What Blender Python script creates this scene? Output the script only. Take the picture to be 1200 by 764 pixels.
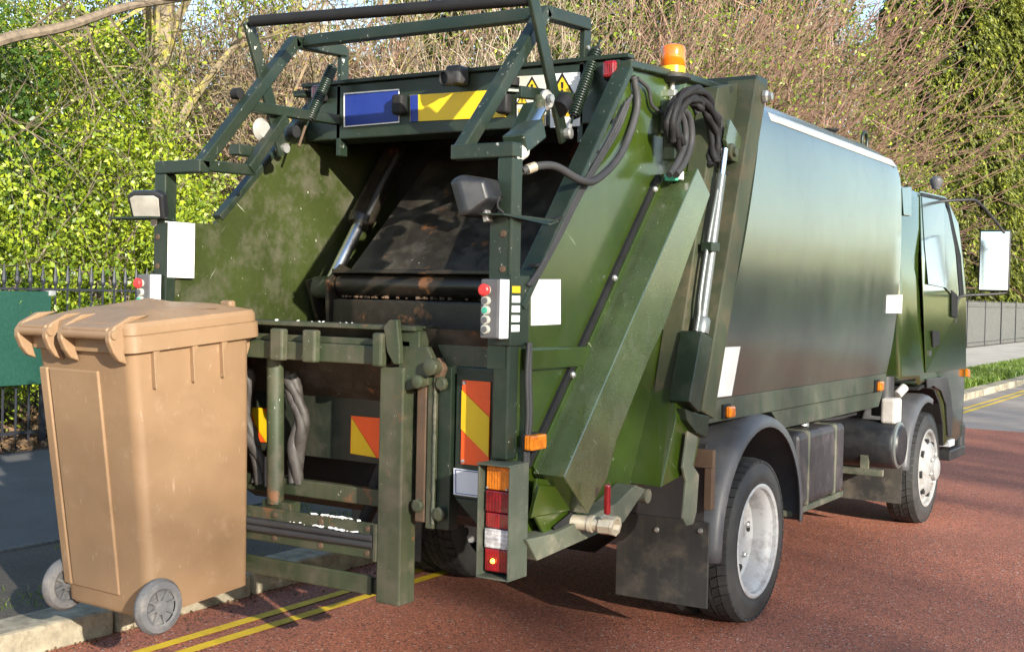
import bpy, bmesh, math, random
import numpy as np
from mathutils import Vector, Matrix
random.seed(7); rng = np.random.default_rng(11)
R = math.radians
S = bpy.context.scene
for o in list(bpy.data.objects): bpy.data.objects.remove(o)

# ------------------------------------------------------------ camera, sky, sun, exposure
F = 1450.0
yaw, pit, rol = R(32.07), R(-1.404), R(-1.265)
cf = Vector((-math.sin(yaw)*math.cos(pit), math.cos(yaw)*math.cos(pit), math.sin(pit)))
cr = Vector((math.cos(yaw), math.sin(yaw), 0)); cd = cf.cross(cr)
cr, cd = math.cos(rol)*cr+math.sin(rol)*cd, -math.sin(rol)*cr+math.cos(rol)*cd
CAM = Vector((3.111, -5.633, 1.531))
cam = bpy.data.cameras.new('camera'); camo = bpy.data.objects.new('camera', cam)
S.collection.objects.link(camo); S.camera = camo
M4 = Matrix((cr, -cd, -cf)).transposed().to_4x4(); M4.translation = CAM
camo.matrix_world = M4
cam.sensor_width = 36; cam.lens = F/1200*36; cam.clip_end = 2000; cam.clip_start = .05

SUN_AZ, SUN_EL = R(29), R(17.5)            # towards the sun: (+cos az, -sin az)
sd = Vector((math.cos(SUN_AZ)*math.cos(SUN_EL), -math.sin(SUN_AZ)*math.cos(SUN_EL), math.sin(SUN_EL)))
W = bpy.data.worlds.new('World'); S.world = W; W.use_nodes = True
nt = W.node_tree; nt.nodes.clear()
wo = nt.nodes.new('ShaderNodeOutputWorld'); bg = nt.nodes.new('ShaderNodeBackground'); sky = nt.nodes.new('ShaderNodeTexSky')
sky.sky_type = 'NISHITA'; sky.sun_disc = False; sky.sun_elevation = SUN_EL
sky.sun_rotation = math.atan2(sd.x, sd.y)
sky.air_density = 1.0; sky.dust_density = 0.4; sky.ozone_density = 1.0
bg.inputs['Strength'].default_value = 0.122
nt.links.new(sky.outputs[0], bg.inputs[0]); nt.links.new(bg.outputs[0], wo.inputs[0])
sl = bpy.data.lights.new('sun', 'SUN'); sl.energy = 5.0; sl.angle = R(.5); sl.color = (1, .93, .80)
so = bpy.data.objects.new('sun', sl); S.collection.objects.link(so)
so.rotation_euler = sd.to_track_quat('Z', 'Y').to_euler()
S.view_settings.view_transform = 'Standard'; S.view_settings.look = 'None'
S.view_settings.exposure = 1.42; S.view_settings.gamma = 1
S.view_settings.use_curve_mapping = False

# ------------------------------------------------------------ helpers
def at(px, py, **k):
    """point of the photographed place that lies on a plane X=, Y= or Z="""
    (ax, v), = k.items(); i = 'XYZ'.index(ax)
    d = cf + cr*((px-600)/F) + cd*((py-382)/F)
    return CAM + d*((v-CAM[i])/d[i])

GRP = {'bare_shrub': 'bare shrubs behind the railing', 'leafy_shrub': 'leafy shrubs behind the railing on the left', 'street_tree': 'bare street trees across the road', 'evergreen_bush': 'evergreen bushes behind the bare shrubs', 'cypress': 'cypresses at the far end of the railing', 'garden_bush': 'low bushes behind the far railing', 'unseen_evergreen': 'unseen evergreen trees added down the street for reflections'}
def thing(name, label, cat, loc=(0, 0, 0), group=None, rot=(0, 0, 0)):
    o = bpy.data.objects.new(name, None); S.collection.objects.link(o)
    o.location = loc; o.rotation_euler = rot; o.empty_display_size = .2
    o['label'] = label; o['category'] = cat
    if group or name in GRP: o['group'] = group or GRP[name]
    return o

class MB:
    def __init__(s): s.v = []; s.f = []
    def add(s, vs, fs):
        n = len(s.v); s.v += [tuple(v) for v in vs]; s.f += [tuple(i+n for i in f) for f in fs]; return s
    def box(s, c, d, rot=None):
        c = Vector(c); h = Vector(d)/2
        vs = [Vector((x*h.x, y*h.y, z*h.z)) for x in (-1, 1) for y in (-1, 1) for z in (-1, 1)]
        if rot is not None: vs = [rot @ v for v in vs]
        return s.add([c+v for v in vs], [(0, 1, 3, 2), (4, 6, 7, 5), (0, 4, 5, 1), (2, 3, 7, 6), (0, 2, 6, 4), (1, 5, 7, 3)])
    def bb(s, x0, x1, y0, y1, z0, z1): return s.box(((x0+x1)/2, (y0+y1)/2, (z0+z1)/2), (x1-x0, y1-y0, z1-z0))
    def bar(s, p0, p1, w, h, up=(0, 0, 1)):
        p0, p1 = Vector(p0), Vector(p1); d = (p1-p0); L = d.length; d.normalize()
        up = Vector(up); x = d.cross(up)
        if x.length < 1e-4: x = d.cross(Vector((1, 0, 0)))
        x.normalize(); z = x.cross(d)
        return s.box((p0+p1)/2, (w, L, h), Matrix((x, d, z)).transposed())
    def tube(s, pts, r, n=8, cap=True):
        pts = [Vector(p) for p in pts]; m = len(pts)
        rs = r if isinstance(r, (list, tuple)) else [r]*m
        vs, fs = [], []; x = None
        for i, p in enumerate(pts):
            d = (pts[min(i+1, m-1)]-pts[max(i-1, 0)])
            d = d.normalized() if d.length > 1e-9 else Vector((0, 0, 1))
            if x is None:
                x = d.cross(Vector((0, 0, 1)));
                if x.length < 1e-3: x = d.cross(Vector((1, 0, 0)))
            else: x = x - d*x.dot(d)
            x.normalize(); y = d.cross(x)
            for k in range(n):
                a = 2*math.pi*k/n; vs.append(p+(x*math.cos(a)+y*math.sin(a))*rs[i])
        for i in range(m-1):
            for k in range(n):
                k2 = (k+1) % n; fs.append((i*n+k, i*n+k2, (i+1)*n+k2, (i+1)*n+k))
        if cap: fs += [tuple(range(n))[::-1], tuple((m-1)*n+k for k in range(n))]
        return s.add(vs, fs)
    def prism(s, poly, vec):
        poly = [Vector(p) for p in poly]; vec = Vector(vec); n = len(poly)
        return s.add(poly+[p+vec for p in poly], [tuple(range(n))[::-1], tuple(range(n, 2*n))]+[(i, (i+1) % n, n+(i+1) % n, n+i) for i in range(n)])
    def yz(s, poly, x0, x1): return s.prism([(x0, y, z) for y, z in poly], (x1-x0, 0, 0))
    def lathe(s, prof, c, axis=(1, 0, 0), n=40, rmod=None, caps=True):
        c = Vector(c); a = Vector(axis).normalized(); x = a.orthogonal().normalized()
        if abs(a.x) > .9: x = Vector((0, 1, 0))
        y = a.cross(x); vs, fs = [], []; m = len(prof)
        for j, (r, t) in enumerate(prof):
            for k in range(n):
                rr = r if rmod is None else rmod(j, k, r)
                th = 2*math.pi*k/n; vs.append(c+a*t+(x*math.cos(th)+y*math.sin(th))*rr)
        for j in range(m-1):
            for k in range(n):
                k2 = (k+1) % n; fs.append((j*n+k, j*n+k2, (j+1)*n+k2, (j+1)*n+k))
        if caps:
            if prof[0][0] > 1e-6: fs.append(tuple(range(n))[::-1])
            if prof[-1][0] > 1e-6: fs.append(tuple((m-1)*n+k for k in range(n)))
        return s.add(vs, fs)
    def build(s, name, mat, parent=None, bevel=0, smooth=None, seg=2, fix=True, kind=None, base=None):
        me = bpy.data.meshes.new(name)
        vs = s.v if base is None else [tuple(Vector(v)-Vector(base)) for v in s.v]
        me.from_pydata(vs, [], s.f)
        if fix:
            bm = bmesh.new(); bm.from_mesh(me); bmesh.ops.remove_doubles(bm, verts=bm.verts, dist=1e-6) if smooth else None
            bmesh.ops.recalc_face_normals(bm, faces=bm.faces)
            if bevel:
                es = [e for e in bm.edges if len(e.link_faces) == 2 and e.calc_face_angle(0) > .35]
                bmesh.ops.bevel(bm, geom=es, offset=bevel, segments=seg, affect='EDGES', clamp_overlap=True, profile=.5)
            bm.to_mesh(me); bm.free()
        if smooth:
            me.shade_smooth(); me.set_sharp_from_angle(angle=R(smooth if smooth > 1 else 40))
        o = bpy.data.objects.new(name, me); S.collection.objects.link(o)
        if mat: me.materials.append(mat)
        if parent: o.parent = parent
        if kind: o['kind'] = kind
        return o

def tag(o, label=None, cat=None, group=None):
    if label: o['label'] = label
    if cat: o['category'] = cat
    if group: o['group'] = group
    return o

def smooth_path(pts, n=6):
    pts = [Vector(p) for p in pts]; P = [2*pts[0]-pts[1]]+pts+[2*pts[-1]-pts[-2]]; out = []
    for i in range(1, len(P)-2):
        for k in range(n):
            t = k/n; a, b, c, d = P[i-1], P[i], P[i+1], P[i+2]
            out.append(.5*((2*b)+(c-a)*t+(2*a-5*b+4*c-d)*t*t+(3*b-a-3*c+d)*t**3))
    return out+[pts[-1]]

# ------------------------------------------------------------ materials
def newmat(name):
    m = bpy.data.materials.new(name); m.use_nodes = True; t = m.node_tree
    return m, t, t.nodes['Principled BSDF']
def N(t, kind, **k):
    n = t.nodes.new(kind)
    for a, b in k.items():
        if a.startswith('i_'): n.inputs[a[2:].replace('_', ' ')].default_value = b
        else: setattr(n, a, b)
    return n
def noise(t, scale, detail=6, vec=None, rough=.6, stretch=None):
    n = N(t, 'ShaderNodeTexNoise', i_Scale=scale, i_Detail=detail, i_Roughness=rough)
    tc = N(t, 'ShaderNodeTexCoord'); src = tc.outputs['Object']
    if stretch:
        mp = N(t, 'ShaderNodeMapping'); mp.inputs['Scale'].default_value = stretch
        t.links.new(src, mp.inputs['Vector']); src = mp.outputs[0]
    t.links.new(src, n.inputs['Vector'])
    return n.outputs['Fac']
def ramp(t, src, a, b, v0=0, v1=1):
    n = N(t, 'ShaderNodeMapRange'); n.inputs['From Min'].default_value = a; n.inputs['From Max'].default_value = b
    n.inputs['To Min'].default_value = v0; n.inputs['To Max'].default_value = v1
    t.links.new(src, n.inputs['Value']); return n.outputs[0]
def mix(t, fac, a, b):
    n = N(t, 'ShaderNodeMix', data_type='RGBA')
    if isinstance(fac, (int, float)): n.inputs[0].default_value = fac
    else: t.links.new(fac, n.inputs[0])
    for s, v in ((6, a), (7, b)):
        if isinstance(v, tuple): n.inputs[s].default_value = (*v[:3], 1)
        else: t.links.new(v, n.inputs[s])
    return n.outputs[2]
def bump(t, p, src, strength, dist=.01):
    b = N(t, 'ShaderNodeBump', i_Strength=strength, i_Distance=dist)
    t.links.new(src, b.inputs['Height']); t.links.new(b.outputs[0], p.inputs['Normal'])

def paint(name, base, rough=.35, dirt=.5, dirtcol=(.06, .055, .04), chips=0., chipcol=(.42, .42, .36), rust=0., coat=0., streak=0., spec=.5, var=.25, bmp=.05, ior=1.5, scale=1., scratch=0):
    m, t, p = newmat(name)
    n1 = noise(t, 3*scale, 8); col = mix(t, ramp(t, n1, .35, .7), tuple(c*(1-var) for c in base), tuple(c*(1+var) for c in base))
    n2 = noise(t, 7*scale, 10, rough=.7); dm = ramp(t, n2, .48, .75, 0, dirt)
    col = mix(t, dm, col, dirtcol)
    if streak:
        n3 = noise(t, 9*scale, 5, stretch=(1, 1, .06)); sm = ramp(t, n3, .45, .8, 0, streak); col = mix(t, sm, col, dirtcol)
    if rust:
        n5 = noise(t, 5*scale, 9, rough=.75); col = mix(t, ramp(t, n5, .60-.1*rust, .66-.1*rust), col, (.16, .07, .03))
    if chips:
        n4 = noise(t, 75*scale, 4, rough=.6, stretch=(1, 1, .6)); n6 = noise(t, 3.1*scale, 3)
        mm = N(t, 'ShaderNodeMath', operation='MULTIPLY'); t.links.new(ramp(t, n4, .72-.05*chips, .735-.05*chips), mm.inputs[0]); t.links.new(ramp(t, n6, .45, .6), mm.inputs[1])
        col = mix(t, mm.outputs[0], col, chipcol)
    if scratch:
        for rot_, st_ in ((.6, (1, .05, 1)), (-.9, (1, .07, 1))):
            tc_ = N(t, 'ShaderNodeTexCoord'); mp_ = N(t, 'ShaderNodeMapping'); mp_.inputs['Rotation'].default_value = (rot_, 0, 0); mp2 = N(t, 'ShaderNodeMapping'); mp2.inputs['Scale'].default_value = st_
            t.links.new(tc_.outputs['Object'], mp_.inputs['Vector']); t.links.new(mp_.outputs[0], mp2.inputs['Vector'])
            ns_ = N(t, 'ShaderNodeTexNoise', i_Scale=55., i_Detail=2.); t.links.new(mp2.outputs[0], ns_.inputs['Vector'])
            col = mix(t, ramp(t, ns_.outputs['Fac'], .74, .77, 0, scratch), col, (.30, .31, .24))
    t.links.new(col, p.inputs['Base Color'])
    rr = N(t, 'ShaderNodeMath', operation='MULTIPLY_ADD'); t.links.new(dm, rr.inputs[0]); rr.inputs[1].default_value = .45; rr.inputs[2].default_value = rough
    t.links.new(rr.outputs[0], p.inputs['Roughness'])
    p.inputs['IOR'].default_value = ior
    p.inputs['Specular IOR Level'].default_value = spec
    if coat: p.inputs['Coat Weight'].default_value = coat; p.inputs['Coat Roughness'].default_value = .12; p.inputs['Coat IOR'].default_value = ior
    if bmp: bump(t, p, n2, bmp)
    return m
def plain(name, base, rough=.5, metal=0., spec=.5, var=.2, bmp=.1, scale=10, **k):
    m, t, p = newmat(name); n = noise(t, scale, 8)
    t.links.new(mix(t, ramp(t, n, .3, .7), tuple(c*(1-var) for c in base), tuple(min(1, c*(1+var)) for c in base)), p.inputs['Base Color'])
    t.links.new(ramp(t, n, .3, .7, rough*.8, min(1, rough*1.25)), p.inputs['Roughness']); p.inputs['Metallic'].default_value = metal
    p.inputs['Specular IOR Level'].default_value = spec
    if bmp: bump(t, p, n, bmp, .004)
    for a, b in k.items(): p.inputs[a.replace('_', ' ')].default_value = b
    return m
G = (.018, .052, .012)
M = {}
M['green'] = paint('green_paint', (.030, .054, .004), rough=.28, coat=.6, scratch=.5, dirt=.3, dirtcol=(.05, .05, .025), chips=.5, streak=.15)
M['green_dark'] = paint('green_frame_paint', (.014, .024, .015), rough=.34, dirt=.4, chips=.7)
M['apron'] = paint('grimy_dark_apron', (.018, .024, .016), rough=.5, dirt=.8, dirtcol=(.05, .045, .032), streak=.7)
M['green_scraped'] = paint('scraped_green_frame', (.014, .024, .015), rough=.34, dirt=.4, chips=1.5, chipcol=(.5, .5, .46), scale=.62)
M['green_worn'] = paint('worn_green_steel', (.034, .046, .022), rough=.5, dirt=.9, dirtcol=(.105, .085, .06), chips=.6, rust=.15, streak=.6)
M['green_side'] = paint('glossy_green_cover', (.050, .074, .026), rough=.26, dirt=.3, dirtcol=(.11, .12, .085), chips=.5, scratch=.6, coat=.5, streak=.1, ior=2.0, bmp=.006)
M['body'] = paint('body_green_gloss', (.042, .060, .040), rough=.34, dirt=.15, dirtcol=(.06, .058, .045), streak=.3, coat=1., var=.15, bmp=.0, ior=3.8)
m = M['body']; t = m.node_tree; p = t.nodes['Principled BSDF']
dn_ = noise(t, 1.6, 2, rough=.4, stretch=(1, 1, .5)); st_n = noise(t, 14, 4, stretch=(.4, 1, .03)); ad = N(t, 'ShaderNodeMath', operation='MULTIPLY_ADD'); t.links.new(st_n, ad.inputs[0]); ad.inputs[1].default_value = .008; t.links.new(dn_, ad.inputs[2])
bump(t, p, ad.outputs[0], .25, .02); bmp_ = [n for n in t.nodes if n.type == 'BUMP'][0]; t.links.new(bmp_.outputs[0], p.inputs['Coat Normal'])
t.links.new(ramp(t, noise(t, 9, 6, stretch=(1, 1, .08)), .35, .7, .15, .21), p.inputs['Coat Roughness']); p.inputs['Coat IOR'].default_value = 2.75; p.inputs['IOR'].default_value = 1.6; p.inputs['Specular Tint'].default_value = (1, 1, 1, 1)
M['shoulder_glare'] = paint('painted_shoulder_glare', (.50, .51, .49), rough=.4, dirt=.4, dirtcol=(.25, .26, .23), var=.05)  # sky glare on the body shoulder, put into a pale colour
M['rail'] = paint('dusty_green_rail', (.045, .06, .04), rough=.5, dirt=.5, dirtcol=(.12, .10, .08), streak=.5)
M['flange'] = paint('mossy_dirty_flange', (.04, .05, .025), rough=.6, dirt=.9, dirtcol=(.10, .075, .045), streak=.4)
M['wall_in'] = paint('scraped_hopper_wall', (.028, .038, .008), rough=.45, dirt=1., dirtcol=(.075, .068, .045), chips=.3, scale=.9, scratch=.7)
M['plate_in'] = paint('grimy_packer_steel', (.020, .017, .013), rough=.5, dirt=1., dirtcol=(.075, .064, .05), streak=.6, rust=.05, chips=.3)
M['grease'] = paint('greasy_black_steel', (.02, .016, .012), rough=.3, dirt=.6, dirtcol=(.06, .04, .025), rust=.25, bmp=.25)
M['black'] = plain('black_rubber', (.013, .013, .014), .65, spec=.3)
M['hose'] = plain('grey_rubber_hose', (.036, .036, .038), .6, spec=.35)
M['wrap'] = plain('taupe_hose_wrap', (.046, .040, .036), .6, var=.5, bmp=.4, scale=18)
M['plastic'] = paint('dusty_black_plastic', (.036, .036, .038), rough=.42, dirt=.5, dirtcol=(.085, .08, .075), scale=.8)
M['guard'] = paint('grey_mudguard_plastic', (.075, .076, .082), rough=.45, dirt=.7, dirtcol=(.14, .13, .12), scale=.9)
M['black_gloss'] = paint('dusty_black_tank', (.016, .017, .020), rough=.35, dirt=.5, dirtcol=(.06, .055, .05))
M['rim_dull'] = paint('dusty_grey_rim', (.25, .25, .25), rough=.5, dirt=.9, dirtcol=(.12, .095, .075), var=.08, scale=1.5)
M['flap'] = paint('muddy_rubber_flap', (.03, .029, .028), rough=.6, dirt=1., dirtcol=(.12, .10, .075), streak=.5)
M['tyre'] = paint('tyre_rubber', (.018, .018, .018), rough=.7, dirt=.7, dirtcol=(.05, .048, .045), bmp=.15)
M['tyre_side'] = paint('dusty_tyre_sidewall', (.030, .030, .030), rough=.65, dirt=.6, dirtcol=(.07, .066, .06), bmp=.1)
M['rim'] = paint('white_rim_paint', (.38, .38, .385), rough=.45, dirt=.95, dirtcol=(.13, .105, .085), var=.05, scale=1.5, chips=0)
M['chrome'] = plain('chrome_rod', (.90, .92, .95), .22, metal=1., var=.05, bmp=0)
M['steel'] = plain('silver_ram_paint', (.17, .185, .18), .38, metal=.5, var=.1)
M['galv'] = plain('zinc', (.5, .5, .48), .45, metal=.8)
M['white'] = plain('white_label', (.80, .80, .78), .5, var=.03, bmp=0)
M['offwhite'] = paint('stained_white_plate', (.62, .62, .56), rough=.5, dirt=.7, dirtcol=(.35, .28, .14), var=.08)
M['yellow'] = paint('yellow_reflective', (.72, .47, .01), rough=.35, dirt=.35, dirtcol=(.4, .25, .03), var=.06)
M['orange'] = paint('orange_red_reflective', (.85, .10, .015), rough=.35, dirt=.3, dirtcol=(.4, .06, .02), var=.06)
M['plate_yellow'] = plain('yellow_number_plate', (.74, .50, .01), .35, var=.05, bmp=0)
M['blue'] = plain('dark_blue_sign', (.012, .03, .20), .4, var=.1, bmp=0)
M['red'] = plain('red_lens', (.24, .004, .008), .25, var=.15, bmp=0, Coat_Weight=.6)
M['red_dark'] = plain('deep_red_lens', (.19, .005, .009), .18, var=.2, bmp=0, Coat_Weight=.6)
M['amber'] = plain('amber_lens', (.80, .22, .01), .18, var=.25, scale=40, bmp=.2, Coat_Weight=.6)
M['amber_dome'] = plain('amber_dome', (.92, .20, .006), .15, var=.05, bmp=0, Coat_Weight=.8, Transmission_Weight=.25)
M['clear'] = plain('clear_lens', (.50, .48, .48), .15, var=.5, scale=45, bmp=.2, Coat_Weight=.6)
M['lampglass'] = plain('lamp_glass', (.34, .32, .28), .12, var=.3, scale=9, bmp=0, Coat_Weight=.7)
M['grey'] = plain('grey_plastic_box', (.10, .10, .105), .5)
M['lgrey'] = plain('pale_grey_box', (.62, .64, .66), .45, var=.05)
M['btn_red'] = plain('red_button', (.65, .04, .04), .35, var=.1, bmp=0)
M['btn_green'] = plain('green_button', (.05, .35, .24), .35, var=.1, bmp=0)
M['btn_cap'] = plain('cream_button_collar', (.45, .44, .38), .4, var=.1, bmp=0)
M['rust'] = paint('rusty_steel', (.10, .06, .035), rough=.75, dirt=.7, dirtcol=(.05, .04, .03))
M['brass'] = plain('dull_brass', (.42, .37, .28), .45, metal=.4)
M['dusty'] = paint('dusty_green_plate', (.085, .095, .065), rough=.65, dirt=.9, dirtcol=(.22, .19, .14))
M['lamp_box'] = paint('weathered_lamp_box', (.06, .072, .052), rough=.5, dirt=.7, dirtcol=(.16, .15, .11), chips=.4, chipcol=(.3, .25, .18))
M['trunion'] = plain('white_bearing', (.30, .29, .27), .4)
M['snow'] = plain('white_crumbs', (.8, .8, .78), .9)
M['dark'] = plain('underbody_black', (.012, .012, .012), .7)
M['fueltank'] = paint('dusty_fuel_tank', (.038, .036, .04), rough=.5, dirt=.8, dirtcol=(.11, .09, .08), streak=.3)
M['bottle'] = plain('white_bottle', (.44, .41, .38), .45, var=.2)
M['cabgreen'] = paint('cab_green_gloss', (.026, .046, .008), rough=.15, dirt=.1, coat=1., var=.1, bmp=0, ior=1.9)
m, t, p = newmat('cab_glass'); p.inputs['Base Color'].default_value = (.02, .025, .022, 1); p.inputs['Coat Roughness'].default_value = .13; p.inputs['Roughness'].default_value = .15; p.inputs['Coat Weight'].default_value = 1; p.inputs['Coat IOR'].default_value = 2.0; p.inputs['IOR'].default_value = 2.0; M['glass'] = m
m, t, p = newmat('mirror_glass'); p.inputs['Base Color'].default_value = (.9, .9, .9, 1); p.inputs['Metallic'].default_value = 1; p.inputs['Roughness'].default_value = .05; M['mirror'] = m
m, t, p = newmat('lit_bulb'); p.inputs['Base Color'].default_value = (.9, .4, .05, 1); p.inputs['Emission Color'].default_value = (1, .45, .05, 1); p.inputs['Emission Strength'].default_value = 2.2; M['bulb'] = m
# bin plastic: faded tan, scuffed
m, t, p = newmat('faded_tan_bin_plastic')
a = noise(t, 2.2, 5); b = noise(t, 14, 10, rough=.75); c_ = noise(t, 55, 4, stretch=(1, 1, .25))
col = mix(t, ramp(t, a, .35, .68), (.20, .124, .067), (.262, .166, .094)); col = mix(t, ramp(t, b, .57, .72, 0, .35), col, (.36, .26, .165)); col = mix(t, ramp(t, c_, .66, .72, 0, .45), col, (.42, .32, .22)); col = mix(t, ramp(t, noise(t, 4.5, 9), .55, .72, 0, .35), col, (.15, .095, .052))
t.links.new(col, p.inputs['Base Color']); t.links.new(ramp(t, b, .3, .7, .38, .6), p.inputs['Roughness']); bump(t, p, b, .06); M['bin'] = m
M['binwheel'] = paint('dusty_grey_wheel', (.10, .10, .105), rough=.7, dirt=.9, dirtcol=(.24, .22, .20), bmp=.2, scale=2)

# ground materials
m, t, p = newmat('red_chip_tarmac')
v = N(t, 'ShaderNodeTexVoronoi', i_Scale=120.); tc = N(t, 'ShaderNodeTexCoord'); t.links.new(tc.outputs['Object'], v.inputs['Vector'])
v2 = N(t, 'ShaderNodeTexVoronoi', i_Scale=160.); t.links.new(tc.outputs['Object'], v2.inputs['Vector'])
sep = N(t, 'ShaderNodeSeparateColor'); t.links.new(v.outputs['Color'], sep.inputs[0])
big = noise(t, .8, 6); fine = noise(t, 150, 4)
col = mix(t, ramp(t, sep.outputs[0], 0, 1), (.27, .080, .044), (.55, .190, .108))
col = mix(t, ramp(t, sep.outputs[1], .88, .92), col, (.07, .045, .036))
col = mix(t, ramp(t, sep.outputs[2], .986, .99), col, (.50, .44, .38))
col = mix(t, ramp(t, big, .40, .70, 0, .45), col, (.16, .062, .042))
col = mix(t, ramp(t, v.outputs['Distance'], .40, .85, 0, .55), col, (.05, .02, .012))
t.links.new(col, p.inputs['Base Color']); p.inputs['Roughness'].default_value = .75
hh = N(t, 'ShaderNodeMath', operation='ADD'); t.links.new(v.outputs['Distance'], hh.inputs[0]); t.links.new(v2.outputs['Distance'], hh.inputs[1])
inv = N(t, 'ShaderNodeMath', operation='SUBTRACT'); inv.inputs[0].default_value = 1; t.links.new(hh.outputs[0], inv.inputs[1])
st = ramp(t, noise(t, .35, 5, rough=.7), .56, .68, 0, .35); bump(t, p, inv.outputs[0], .6, .004); M['road'] = m
def gritty(name, c1, c2, s=120, rough=.85, bs=.5, patch=.5, pc=None):
    m, t, p = newmat(name); f = noise(t, s, 4); b = noise(t, 1.1, 8)
    col = mix(t, ramp(t, f, .35, .65), c1, c2)
    col = mix(t, ramp(t, b, .42, .68, 0, patch), col, pc or tuple(x*.6 for x in c1))
    t.links.new(col, p.inputs['Base Color']); p.inputs['Roughness'].default_value = rough; bump(t, p, f, bs, .006); return m
M['farroad'] = gritty('worn_grey_asphalt', (.22, .19, .17), (.32, .28, .25))
M['pavement'] = gritty('dark_footway_tarmac', (.085, .083, .082), (.14, .135, .13))
M['dirt'] = gritty('damp_verge_soil', (.06, .05, .04), (.12, .10, .08), s=60, bs=1., patch=.7, pc=(.03, .028, .022))
M['verge_far'] = gritty('dry_verge_soil', (.13, .12, .06), (.20, .18, .09), s=40, bs=1.)
M['soil'] = gritty('garden_soil', (.05, .038, .026), (.10, .075, .05), s=30, bs=1.)
M['kerb'] = paint('granite_kerb', (.33, .29, .21), rough=.85, dirt=.8, dirtcol=(.13, .10, .07), var=.4, bmp=.8, scale=2.2)
M['line'] = paint('yellow_road_paint', (.68, .46, .01), rough=.6, dirt=.45, dirtcol=(.30, .16, .03), var=.1, bmp=.2, scale=2)
M['slab'] = gritty('pale_concrete', (.36, .33, .29), (.48, .45, .40), s=50)

M['edging'] = gritty('worn_edging', (.09, .085, .075), (.17, .16, .14), s=40)
for k_, sc_ in (('red', 90), ('red_dark', 70), ('amber', 80), ('clear', 60)):
    t = M[k_].node_tree; p = t.nodes['Principled BSDF']; wv = N(t, 'ShaderNodeTexWave', i_Scale=sc_*.35, i_Distortion=.6); tc = N(t, 'ShaderNodeTexCoord'); t.links.new(tc.outputs['Object'], wv.inputs['Vector'])
    wv.bands_direction = 'X' if k_ != 'clear' else 'Z'; bump(t, p, wv.outputs['Fac'], .35, .003)
    src = p.inputs['Base Color'].links[0].from_socket; t.links.new(mix(t, ramp(t, noise(t, 22, 3), .4, .62, 0, .55), src, tuple(.35*c for c in {'red': (.24, .004, .008), 'red_dark': (.19, .005, .009), 'amber': (.7, .2, .02), 'clear': (.35, .34, .34)}[k_])), p.inputs['Base Color'])
# foliage
def leafmat(name, dark, light, yellow=None, trans=.22, rough=.45):
    m, t, p = newmat(name); g = N(t, 'ShaderNodeNewGeometry')
    r1 = g.outputs['Random Per Island']; nz = ramp(t, noise(t, 1.1, 3), .38, .64); mm = N(t, 'ShaderNodeMath', operation='MULTIPLY'); t.links.new(r1, mm.inputs[0]); t.links.new(ramp(t, nz, 0, 1, .35, 1.), mm.inputs[1]); r1 = mm.outputs[0]; col = mix(t, r1, dark, light)
    if yellow: col = mix(t, ramp(t, r1, .88, .95), col, yellow)
    t.links.new(col, p.inputs['Base Color']); p.inputs['Roughness'].default_value = rough
    tr = N(t, 'ShaderNodeBsdfTranslucent'); t.links.new(col, tr.inputs['Color'])
    ms = N(t, 'ShaderNodeMixShader'); ms.inputs[0].default_value = trans
    out = [n for n in t.nodes if n.type == 'OUTPUT_MATERIAL'][0]
    t.links.new(p.outputs[0], ms.inputs[1]); t.links.new(tr.outputs[0], ms.inputs[2]); t.links.new(ms.outputs[0], out.inputs['Surface']); return m
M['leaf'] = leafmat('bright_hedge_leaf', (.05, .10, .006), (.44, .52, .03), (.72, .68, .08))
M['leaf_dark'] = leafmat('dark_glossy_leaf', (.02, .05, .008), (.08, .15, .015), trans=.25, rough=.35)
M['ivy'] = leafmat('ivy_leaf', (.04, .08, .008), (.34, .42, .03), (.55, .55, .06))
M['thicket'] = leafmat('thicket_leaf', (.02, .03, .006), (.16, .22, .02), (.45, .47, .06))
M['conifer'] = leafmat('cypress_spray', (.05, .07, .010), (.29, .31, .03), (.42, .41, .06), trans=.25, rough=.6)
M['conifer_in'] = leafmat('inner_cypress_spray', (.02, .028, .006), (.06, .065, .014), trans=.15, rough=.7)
M['grass'] = leafmat('verge_grass', (.06, .12, .015), (.20, .26, .03), (.32, .33, .05))
M['litter'] = leafmat('fallen_leaf', (.06, .035, .018), (.20, .12, .06), (.36, .26, .13), trans=.1, rough=.8)
M['bark'] = plain('brown_bark', (.13, .10, .07), .85, var=.45, bmp=.8, scale=14)
M['bark_pale'] = paint('lichen_bark', (.17, .135, .09), rough=.85, dirt=1., dirtcol=(.40, .35, .03), var=.4, bmp=.6, scale=1.2)
M['twig'] = plain('tan_twig', (.21, .155, .105), .75, var=.4, bmp=0, scale=3)
M['twig_red'] = plain('reddish_twig', (.215, .125, .09), .7, var=.45, bmp=0, scale=2)
M['twig_pale'] = plain('pale_twig', (.42, .35, .27), .7, var=.3, bmp=0, scale=2)
M['iron'] = plain('black_railing_paint', (.018, .02, .026), .35, bmp=.1)
M['iron_far_sunlit'] = plain('sunlit_grey_railing', (.16, .16, .155), .4, bmp=.1)  # sun on the black far bars put into a lighter grey
M['boardgreen'] = plain('dark_green_board', (.006, .045, .030), .5, var=.12, bmp=.05, scale=60)
M['cream'] = plain('cream_render', (.62, .52, .30), .85, var=.08, scale=3)
M['slate'] = plain('slate_roof', (.09, .095, .11), .7, var=.3, scale=6)
#SETTING
# ------------------------------------------------------------ the setting
def struct(name, mb, mat, **k): return mb.build(name, mat, kind='structure', **k)
b = MB().bb(-140, 140, -140, 160, -.6, -.02); struct('ground', b, M['soil'])
b = MB().bb(-1.26, 6.5, -40, 10.5, -.015, 0); struct('road', b, M['road'])
b = MB().bb(-1.26, 6.5, 10.504, 160, -.015, .002); struct('side_road', b, M['farroad'])
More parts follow.
